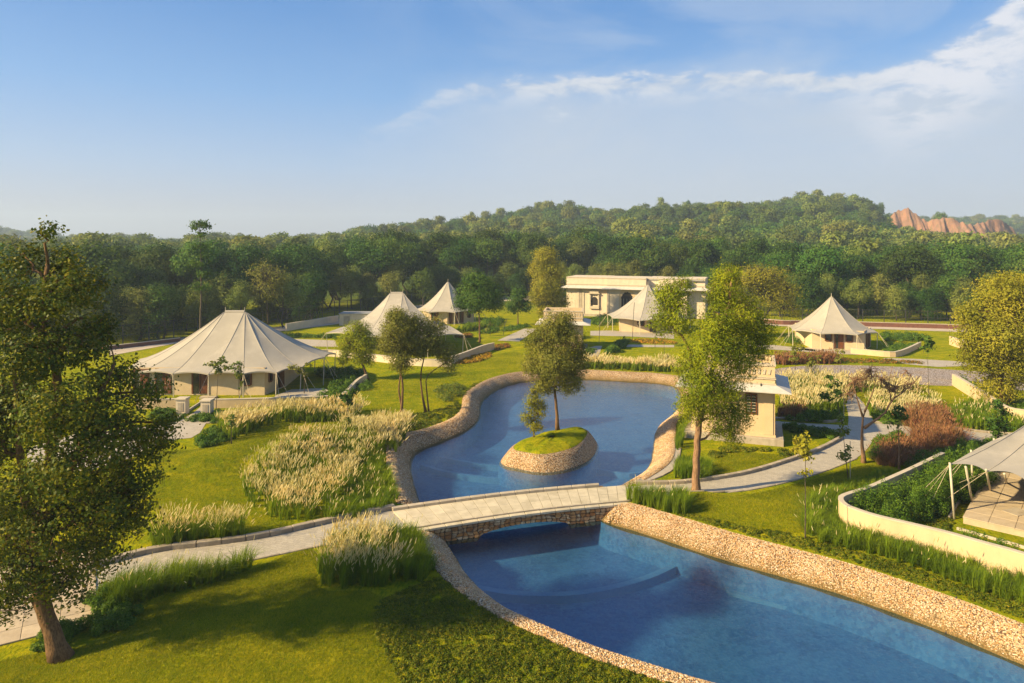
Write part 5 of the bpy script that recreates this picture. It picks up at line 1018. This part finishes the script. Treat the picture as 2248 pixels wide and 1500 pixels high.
bushes('leafy_hedge', 'thin trailing hedge along the top of the curved wall front', None, 1.32, 30000, .08, 'hedge', 207, world=[(16.9,32.9),(17.9,31.5),(19.3,30.3),(20.4,29.2),(21.6,27.8),(23.2,25.6),(23.7,26.2),(22.2,28.6),(20.9,30.4),(19.5,31.4),(18.2,32.6),(17.6,33.4)], lump=.35)
bushes('ground_cover', 'dark green ground cover beside the near terrace', None, .18, 42000, .07, 'cover', 208, world=[(18.9,32.3),(21.4,34.9),(24,37.5),(26.4,40.3),(28.5,43),(29.5,43.5),(27.6,41.4),(23,36.6),(21.6,33.4),(20.6,31.8),(19.6,31.6)], cat='ground cover', lump=.25)
bushes('leafy_shrub', 'dark leafy shrubs at the foot of the brown reeds', [(1908,1012),(1925,975),(1975,960),(2000,975),(1960,990),(1930,1028)], .9, 12000, .1, 'hedge', 209, cat='shrub')
bushes('leafy_shrub', 'bright loose shrub strip above the curved wall hedge', [(1990,1020),(2040,1000),(2120,985),(2190,975),(2180,995),(2120,1010),(2060,1032),(2010,1045)], .8, 16000, .1, 'hedge', 210, cat='shrub')
bushes('leafy_shrub', 'dark shrubs left of the stone path fork', [(1725,925),(1760,915),(1830,908),(1845,922),(1800,928)], .8, 9000, .11, 'hedge', 211, cat='shrub')
bushes('leafy_shrub', 'dark shrubs right of the stone path fork', [(1915,925),(1925,905),(1990,915),(2010,935),(1960,932)], .8, 9000, .11, 'hedge', 212, cat='shrub')
bushes('leafy_shrub', 'low shrubs at the foot of the large leaning tree', [(50,1432),(100,1395),(200,1370),(250,1350),(300,1345),(300,1375),(240,1400),(140,1425)], .6, 26000, .06, 'hedge', 213, cat='shrub', lump=.3)
bushes('leafy_shrub', 'leafy bed at the left end of the green grass strip', [(190,1345),(215,1300),(270,1295),(290,1330),(250,1350)], .7, 16000, .06, 'hedge', 214, cat='shrub', lump=.3)
bushes('leafy_hedge', 'hedge row climbing behind the low white wall right of the big tent', [(680,895),(720,860),(745,835),(790,822),(800,832),(770,860),(740,890)], .9, 16000, .13, 'hedge', 215)
bushes('leafy_hedge', 'dark hedge behind the guy ropes of the big tent', [(690,822),(720,815),(790,818),(795,828),(720,830)], .9, 8000, .14, 'hedge', 216)
bushes('flower_bed', 'curved bed of orange flowers by the low white wall', [(1003,800),(1010,792),(1050,780),(1075,777),(1072,786),(1040,797)], .38, 9000, .12, 'flower', 217, cat='flower bed', lump=.4)
bushes('flower_bed', 'small rust-coloured flower bed at the corner of the far lawn', [(1084,770),(1090,760),(1118,757),(1120,763),(1100,768)], .4, 3500, .14, 'flower_red', 218, cat='flower bed', lump=.4)
bushes('flower_bed', 'rust-coloured flower bed under the awning tip of the second tent', [(1000,742),(1010,735),(1035,735),(1032,742)], .4, 2500, .16, 'flower_red', 219, cat='flower bed', lump=.4)
bushes('flower_bed', 'strip of yellow-orange flowers before the pale path by the hall tent', [(1380,752),(1380,747),(1470,749),(1475,756)], .4, 5000, .16, 'flower', 220, cat='flower bed', lump=.4)
bushes('leafy_hedge', 'low beds round the pale court behind the big tent', [(592,742),(640,738),(740,742),(740,746),(640,743),(600,750)], .7, 5000, .18, 'hedge', 221)
bushes('leafy_hedge', 'row of bright upright shrubs by the small pale path', [(1332,780),(1335,770),(1376,750),(1378,757),(1350,777)], 1.1, 8000, .16, 'hedge', 222, lump=.45)
bushes('leafy_hedge', 'low hedge strip beside the pavilion tower', [(1262,785),(1270,775),(1300,768),(1305,773),(1285,784)], .5, 3000, .15, 'hedge', 223)
bushes('leafy_hedge', 'dark hedge behind the round green tree', [(1060,712),(1090,705),(1105,708),(1085,722),(1062,724)], 1.2, 4000, .2, 'hedge', 224, lump=.6)
bushes('leafy_hedge', 'low hedge beyond the small far lawn', [(1062,735),(1062,728),(1150,716),(1160,720)], .6, 4000, .2, 'hedge', 225, lump=.5)
bushes('leafy_hedge', 'hedges between the hall and the hall tent', [(1300,712),(1310,700),(1355,700),(1352,712),(1330,716)], 1.1, 5000, .2, 'hedge', 226, lump=.6)
bushes('leafy_hedge', 'hedge left of the round tent at right', [(1722,750),(1735,744),(1786,738),(1786,750),(1750,756)], .8, 5000, .17, 'hedge', 227, lump=.5)
bushes('leafy_hedge', 'dark hedge and shrubs right of the round tent', [(1938,745),(1940,738),(2020,742),(2018,750),(1960,752)], 1.0, 7000, .17, 'hedge', 228, lump=.55)
bushes('leafy_hedge', 'green bed between the round tent and the low curved wall', [(1945,775),(1950,762),(2010,758),(2008,765),(1975,778)], .7, 6000, .15, 'hedge', 229, lump=.5)
bushes('leafy_hedge', 'planting along the top of the right garden wall', [(2110,846),(2120,838),(2200,880),(2290,905),(2290,920),(2210,910),(2150,880)], .9, 16000, .13, 'hedge', 230, lump=.5)
bushes('low_hedge', 'thin orange-green strip along the gravel road', [(1745,790),(1850,789),(2000,794),(2020,800),(1850,796)], .35, 5000, .14, 'flower_red', 231, lump=.5)
bushes('leafy_hedge', 'front beds left and right of the entrance walk to the big tent', [(410,925),(440,915),(490,905),(500,920),(470,930)], .5, 8000, .1, 'hedge', 232, lump=.4)
bushes('leafy_hedge', 'low hedge left of the paved court by the big tree', [(330,925),(340,905),(400,905),(392,922),(360,932)], .5, 8000, .1, 'hedge', 233, lump=.4)
bushes('leafy_shrub', 'shrubs under the grass hedge at the end of the paved court', [(430,985),(440,960),(480,945),(500,965),(470,985)], .7, 9000, .1, 'hedge', 234, cat='shrub', lump=.4)
bushes('leafy_shrub', 'light green wispy shrub on the lawn right of the wispy tree', [(960,870),(970,855),(1005,850),(1018,862),(1000,880),(970,885)], .7, 3500, .13, 'leaf_young', 235, cat='shrub', lump=.7)
bushes('leafy_shrub', 'dark shrubs at the foot of the leaning olive tree', [(790,862),(800,845),(815,848),(812,866)], .6, 2500, .12, 'hedge', 236, cat='shrub')
# short blades over the nearer lawns
def turf(name, label, px, n, seed, ln=.07, wid=.014):
    rng = np.random.default_rng(seed); P = catmull(GP(px), True, .8); C = sample(P, n, rng); az_ = rng.uniform(0, 6.28, n); d = np.stack([np.cos(az_), np.sin(az_)], 1); f = C[:, 1] / 26.0
    h = ln * rng.uniform(.4, 1.2, n); z = hz(C[:, 0], C[:, 1]); s = np.stack([-d[:, 1], d[:, 0]], 1) * (wid * f)[:, None]; tip = C + d * (h * rng.uniform(.2, 1.4, n))[:, None]
    V = np.stack([np.column_stack([C - s * .5, z - .01]), np.column_stack([C + s * .5, z - .01]), np.column_stack([tip, z + h])], 1).reshape(-1, 3)
    return tag(link(name, np_mesh(name, V, np.arange(3 * n).reshape(-1, 3), M['lawnblade'], rnd=rng.random(n))), label, 'grass', kind='stuff')
turf('lawn_blades', 'mown yellow-green lawn in the left foreground', [(-60,1480),(60,1440),(160,1430),(300,1380),(300,1345),(420,1300),(550,1252),(690,1205),(700,1300),(830,1310),(830,1400),(880,1500),(900,1620),(-60,1620)], 230000, 301)
turf('lawn_blades', 'rolling mown lawn between the big tent and the stone path', [(330,1100),(335,1000),(450,985),(600,938),(750,925),(752,985),(600,1010),(530,1060),(650,1150),(560,1180),(540,1170),(400,1160)], 110000, 302, .06)
turf('lawn_blades', 'mown lawn right of the bridge below the stone path', [(1510,1125),(1530,1092),(1640,1088),(1800,1048),(1905,1020),(1900,1050),(1790,1095),(1765,1170),(1640,1160)], 60000, 303, .06)
turf('lawn_blades', 'lawn under the twin-trunk trees', [(800,900),(800,850),(900,822),(1080,780),(1140,775),(1150,812),(1060,835),(1010,880),(880,940),(800,915)], 60000, 304, .06)
turf('lawn_blades', 'small lawn in front of the pavilion', [(1562,1050),(1566,1000),(1640,995),(1720,1000),(1730,1010),(1640,1038)], 20000, 305, .06)
# fallen leaves on the near lawn
rg = np.random.default_rng(9); C = sample(GP([(100,1470),(330,1350),(560,1300),(500,1420),(300,1500),(120,1560)]), 500, rg); V, F = leaf_quads(np.column_stack([C, hz(C[:, 0], C[:, 1]) + .05]), .06, .6, rg, flat=.8)
tag(link('fallen_leaf', np_mesh('fallen_leaf', V, F, M['leaf_yellow'], rnd=rg.random(len(F)))), 'dry fallen leaves scattered on the near lawn right of the leaning trunk', 'leaves', kind='stuff')
# leafy skin of the island top
bushes('island_grass', 'rough grass and ground cover on top of the pool island', None, .2, 9000, .07, 'cover', 240, world=[(.6+.2,45.0),(1.6,44.9),(3.3,46.4),(4.7,48.5),(4.4,49.6),(3.3,48.9),(1.5,46.9)], z0=.28, lump=.3, cat='ground cover')

# ------------------------------------------------------------------ the forest
def forest_variant(k, h, r, leafm, ncl, per, spread, ln, kind='broad', twigs=True):
    rng = np.random.default_rng(500 + k); bl = []
    nb_ = rng.integers(7, 11)
    for i in range(nb_):
        a = rng.uniform(0, 6.28); q = rng.uniform(.15, .72) * r; z = h * (rng.uniform(.42, .86) if kind == 'broad' else rng.uniform(.3, .9))
        f = 1 - .45 * abs(z / h - .6) / .4; bl.append(((q * math.cos(a) * f, q * math.sin(a) * f, z), (r * rng.uniform(.34, .52), r * rng.uniform(.34, .52), h * rng.uniform(.11, .18))))
    bl.append(((0, 0, h * .86), (r * .4, r * .4, h * .13)))
    if kind == 'dome':
        bl = [((0, 0, h * .5), (r * .72, r * .72, h * .42))]
        for i in range(6):
            a = i * 1.05 + rng.uniform(-.4, .4); q = r * rng.uniform(.42, .66); bl.append(((q * math.cos(a), q * math.sin(a), h * rng.uniform(.36, .66)), (r * rng.uniform(.3, .42), r * rng.uniform(.3, .42), h * rng.uniform(.2, .3))))
    if kind == 'bush': bl = [((c[0], c[1], c[2] * .8), (q[0], q[1], q[2] * 1.7)) for c, q in bl]
    cm_, C = crown_mesh('crown', bl, ncl, per, spread, ln, M[leafm], 600 + k, .6, .15, .55)
    t = MB(); rr = h * .018
    for j in range(2 if kind != 'broad' else 1 + k % 2):
        top = Vector(bl[j][0]); pts = wiggle((j * .4, 0, -.6), top, 5, .04, rng); t.tube(pts, [rr * (1 - .7 * i / 5) for i in range(6)], 5)
    for c, q in bl[2:]:
        s = pts[2]; t.tube([s, s.lerp(Vector(c), .6) + Vector((0, 0, .3)), Vector(c)], [rr * .45, rr * .3, rr * .15], 4, False)
    return t.mesh('trunk', M['bark_grey'], smooth=True), cm_
NV = [forest_variant(0, 12, 4.8, 'leaf_forest', 760, 11, .46, .34), forest_variant(1, 12, 5.6, 'leaf_forest', 820, 11, .5, .36), forest_variant(2, 12, 4.0, 'leaf_forest2', 640, 11, .46, .32), forest_variant(3, 12, 5.2, 'leaf_forest', 820, 11, .46, .34),
      forest_variant(4, 12, 4.4, 'leaf_forest2', 700, 11, .44, .33, 'bush'), forest_variant(5, 12, 5.6, 'leaf_forest', 800, 11, .46, .35, 'bush')]
FL = ['spreading dark green tree in the forest', 'broad rounded green tree in the forest', 'narrow olive-grey tree in the forest', 'dense dark tree in the forest', 'low bushy olive tree at the forest edge', 'bushy mid-green tree at the forest edge']
def zone(x, y):
    p = 1124 + x / y * FPX
    return 'behind the large leaning tree' if p < 250 else 'behind the fence and the big left tent' if p < 720 else 'behind the second and third tents' if p < 1120 else 'behind the pale hall' if p < 1560 else 'behind the feathery tree' if p < 1760 else 'behind the round tent at right'
fx = [-140,0,240,640,742,1000,1240,1550,1700,2100,2300,2500]; fy = [83,83,89,109,123,148,158,141,120,113,108,106]
def fence_y(x, y): return np.interp(1124 + x / y * FPX, fx, fy)
rf = np.random.default_rng(77); cand = []
for row in range(9):
    for i in range(60):
        u = -.93 + i * 1.86 / 60 + rf.uniform(-.013, .013) + (row % 2) * .015; yb_ = float(np.interp(1124 + u * FPX, fx, fy)); y = yb_ * 1.0 + 5 + row * 6.5 + rf.uniform(-2.5, 2.5); x = u * y
        if rf.random() < (.18 + row * .0): continue
        if abs(x) > 125: continue
        if math.hypot(x - 20, (y - 133) * .8) < 17 and row < 2: continue
        cand.append((y - yb_, x, y, row))
cand.sort(); cand = cand[:285]; first = {}
for _, x, y, row in cand:
    k = int(rf.choice([4, 5, 2, 4], p=[.35, .3, .2, .15])) if row < 2 else int(rf.choice([0, 1, 3, 2], p=[.3, .3, .28, .12]))
    p = 1124 + x / y * FPX; s = (rf.uniform(.48, .8) if row == 0 else rf.uniform(.6, .82) if row == 1 else rf.uniform(.82, 1.22)); s *= 1.1 if 700 < p < 1350 and row > 1 else 1.0
    if 1750 < p < 2300: s *= .95
    nm = ['forest_tree', 'forest_tree', 'olive_tree', 'forest_tree', 'bushy_tree', 'bushy_tree'][k]
    o = empty(nm, (x, y, hz1(x, y)), FL[k] + ' ' + zone(x, y), 'tree', 'forest trees ' + zone(x, y), rf.uniform(0, 6.28)); o.scale = (s * rf.uniform(.9, 1.2), s * rf.uniform(.9, 1.2), s)
    link('trunk', NV[k][0], o); link('crown', NV[k][1], o)
# the tall slim pine-like tree that stands over the left forest
Yt = 96; xt = (440 - 1124) * Yt / FPX
tree('tall_slim_tree', 'tall slim flat-topped tree standing above the left forest', (xt, Yt, hz1(xt, Yt)), [(xt, Yt, -.2), ctr(440,700,Yt), ctr(442,600,Yt), ctr(438,500,Yt)], [blob(440,492,Yt,22,5), blob(425,500,Yt + .5,12,4), blob(455,498,Yt,12,4), blob(440,515,Yt,14,5), blob(438,540,Yt,20,6), blob(450,560,Yt,20,6), blob(430,580,Yt,22,8), blob(452,600,Yt,20,8), blob(440,630,Yt,22,9)], 260, 12, .28, .3, 'leaf_dark', 'bark_grey', .16, 91, twigs=.2, tw=.03, inner=.2)
tree('twiggy_tree', 'greyish half-bare tree rising at the left end of the forest', (*G(590, 712), 0), [(*G(590, 712), -.2), ctr(585,660,110), ctr(580,620,110)], [blob(575,600,110,34,26), blob(610,610,110,30,24), blob(590,640,110,36,26), blob(560,640,110,20,20)], 420, 10, .45, .3, 'leaf_olive', 'bark_grey', .2, 92, twigs=.3, tw=.04)
# the wooded hills: a mass nobody could count, scattered as instances over the terrain
src = bpy.data.collections.new('hill_tree_sources')
HV = [forest_variant(10, 8, 4.4, 'leaf_hill', 300, 8, .42, .62, 'dome'), forest_variant(11, 8, 5.2, 'leaf_hill', 330, 8, .45, .66, 'dome'), forest_variant(12, 8.5, 3.4, 'leaf_hill2', 230, 8, .4, .6, 'dome'), forest_variant(13, 7, 4.0, 'leaf_hill', 260, 8, .42, .62, 'dome'), forest_variant(14, 9, 3.8, 'leaf_forest2', 220, 7, .5, .6), forest_variant(15, 6, 3.0, 'leaf_hill', 180, 7, .4, .55, 'dome')]
for t_, c_ in HV:
    me = c_.copy(); bm = bmesh.new(); bm.from_mesh(c_); bm.from_mesh(t_); bm.to_mesh(me); bm.free(); ob = bpy.data.objects.new('hill_tree_source', me); src.objects.link(ob)
def scatter(name, label, P, scl, cat='trees'):
    me = bpy.data.meshes.new(name); me.vertices.add(len(P)); me.vertices.foreach_set('co', np.asarray(P, np.float32).ravel()); a = me.attributes.new('scl', 'FLOAT', 'POINT'); a.data.foreach_set('value', np.asarray(scl, np.float32)); me.update()
    o = link(name, me); tag(o, label, cat, kind='stuff'); g = bpy.data.node_groups.new(name, 'GeometryNodeTree')
    g.interface.new_socket('Geometry', in_out='INPUT', socket_type='NodeSocketGeometry'); g.interface.new_socket('Geometry', in_out='OUTPUT', socket_type='NodeSocketGeometry')
    gi, go = g.nodes.new('NodeGroupInput'), g.nodes.new('NodeGroupOutput'); ci = g.nodes.new('GeometryNodeCollectionInfo'); ci.inputs['Collection'].default_value = src; ci.inputs['Separate Children'].default_value = True; ci.inputs['Reset Children'].default_value = True
    ip = g.nodes.new('GeometryNodeInstanceOnPoints'); ip.inputs['Pick Instance'].default_value = True
    ri = g.nodes.new('FunctionNodeRandomValue'); ri.data_type = 'INT'; ri.inputs[4].default_value = 0; ri.inputs[5].default_value = len(HV) - 1
    rr = g.nodes.new('FunctionNodeRandomValue'); rr.data_type = 'FLOAT_VECTOR'; rr.inputs[0].default_value = (0, 0, 0); rr.inputs[1].default_value = (0, 0, 6.28); rr.inputs['Seed'].default_value = 5
    at = g.nodes.new('GeometryNodeInputNamedAttribute'); at.data_type = 'FLOAT'; at.inputs['Name'].default_value = 'scl'
    l = g.links; l.new(gi.outputs[0], ip.inputs['Points']); l.new(ci.outputs[0], ip.inputs['Instance']); l.new(ri.outputs[2], ip.inputs['Instance Index']); l.new(rr.outputs[0], ip.inputs['Rotation']); l.new(at.outputs[0], ip.inputs['Scale']); l.new(ip.outputs[0], go.inputs[0])
    m = o.modifiers.new('scatter', 'NODES'); m.node_group = g; return o
def fill(ya, yb, sp, ulo=-1.2, uhi=1.2, keepf=None, seed=3):
    rg = np.random.default_rng(seed); P = []; y = ya
    while y < yb:
        k = int((uhi - ulo) * y / sp); u = ulo + (np.arange(k) + rg.uniform(-.45, .45, k)) * (uhi - ulo) / k; yy = y + rg.uniform(-.45, .45, k) * sp; P.append(np.stack([u * yy, yy], 1)); y += sp * .92
    P = np.vstack(P); p = 1124 + P[:, 0] / P[:, 1] * FPX; m = P[:, 1] > fence_y(P[:, 0], P[:, 1]) + 60
    m &= ~((p > 1915) & (p < 2242) & (P[:, 1] > 409) & (P[:, 1] < 450))
    m &= rg.random(len(P)) > .06
    P = P[m]; return np.column_stack([P, hz(P[:, 0], P[:, 1]) - .3]), rg
P, rg = fill(150, 330, 8.2); scatter('hill_forest', 'dense green forest climbing the lower slopes of the hill', P, rg.uniform(1.0, 1.6, len(P)))
P, rg = fill(330, 620, 8.6, seed=4); scatter('hill_forest', 'green forest covering the upper slopes and ridge of the hill', P, rg.uniform(.85, 1.45, len(P)))
P, rg = fill(800, 1120, 15, seed=6); scatter('distant_forest', 'hazy bluish forest on the farthest ridges', P, rg.uniform(1.2, 2.0, len(P)))
for i, (p, q, s, lab) in enumerate([(1209,442,1.0,'tall round tree standing on the rocky knoll of the ridge'), (1175,455,.8,'small tree on the ridge just left of the rocky knoll'), (1158,458,.7,'second small tree on the ridge left of the knoll'), (1100,465,.7,'round tree on the falling ridge left of the knoll'), (1450,442,.9,'tree rising above the middle of the ridge'), (1511,435,.45,'tiny tree on the ridge left of the summit'), (1830,424,.5,'tiny palm-like tree on the summit'), (1902,437,.8,'upright tree right of the summit'), (1935,447,.6,'thin tree on the shoulder right of the summit'), (2066,462,1.3,'spreading tree above the red cliff'), (1035,470,.5,'small tree where the ridge falls to the left'), (1760,438,.6,'tree on the ridge left of the summit')]):
    Yr = 520 if p < 1990 else 470; h = 9.5 * s + 3; v = HV[i % 6]; z = CH - (q - 6 * s - HY) * Yr / FPX; o = empty('ridge_tree', ((p - 1124) * Yr / FPX, Yr, z - h), lab, 'tree'); k = h / 8
    o.scale = (k * .62, k * .62, k); link('trunk', HV[i % 6][0], o); link('crown', v[1], o)

# ------------------------------------------------------------------ haze
t = NT('haze_air'); t.t.nodes.remove(t.b); pv = t.n('ShaderNodeVolumePrincipled'); pv.inputs['Color'].default_value = (.66, .82, 1.0, 1); pv.inputs['Density'].default_value = .0004; pv.inputs['Anisotropy'].default_value = .1; t.L.new(pv.outputs[0], t.o.inputs['Volume'])
tag(MB().box(-1660, 1660, -310, 2410, -8, 110).obj('haze', t.m), kind='stuff')
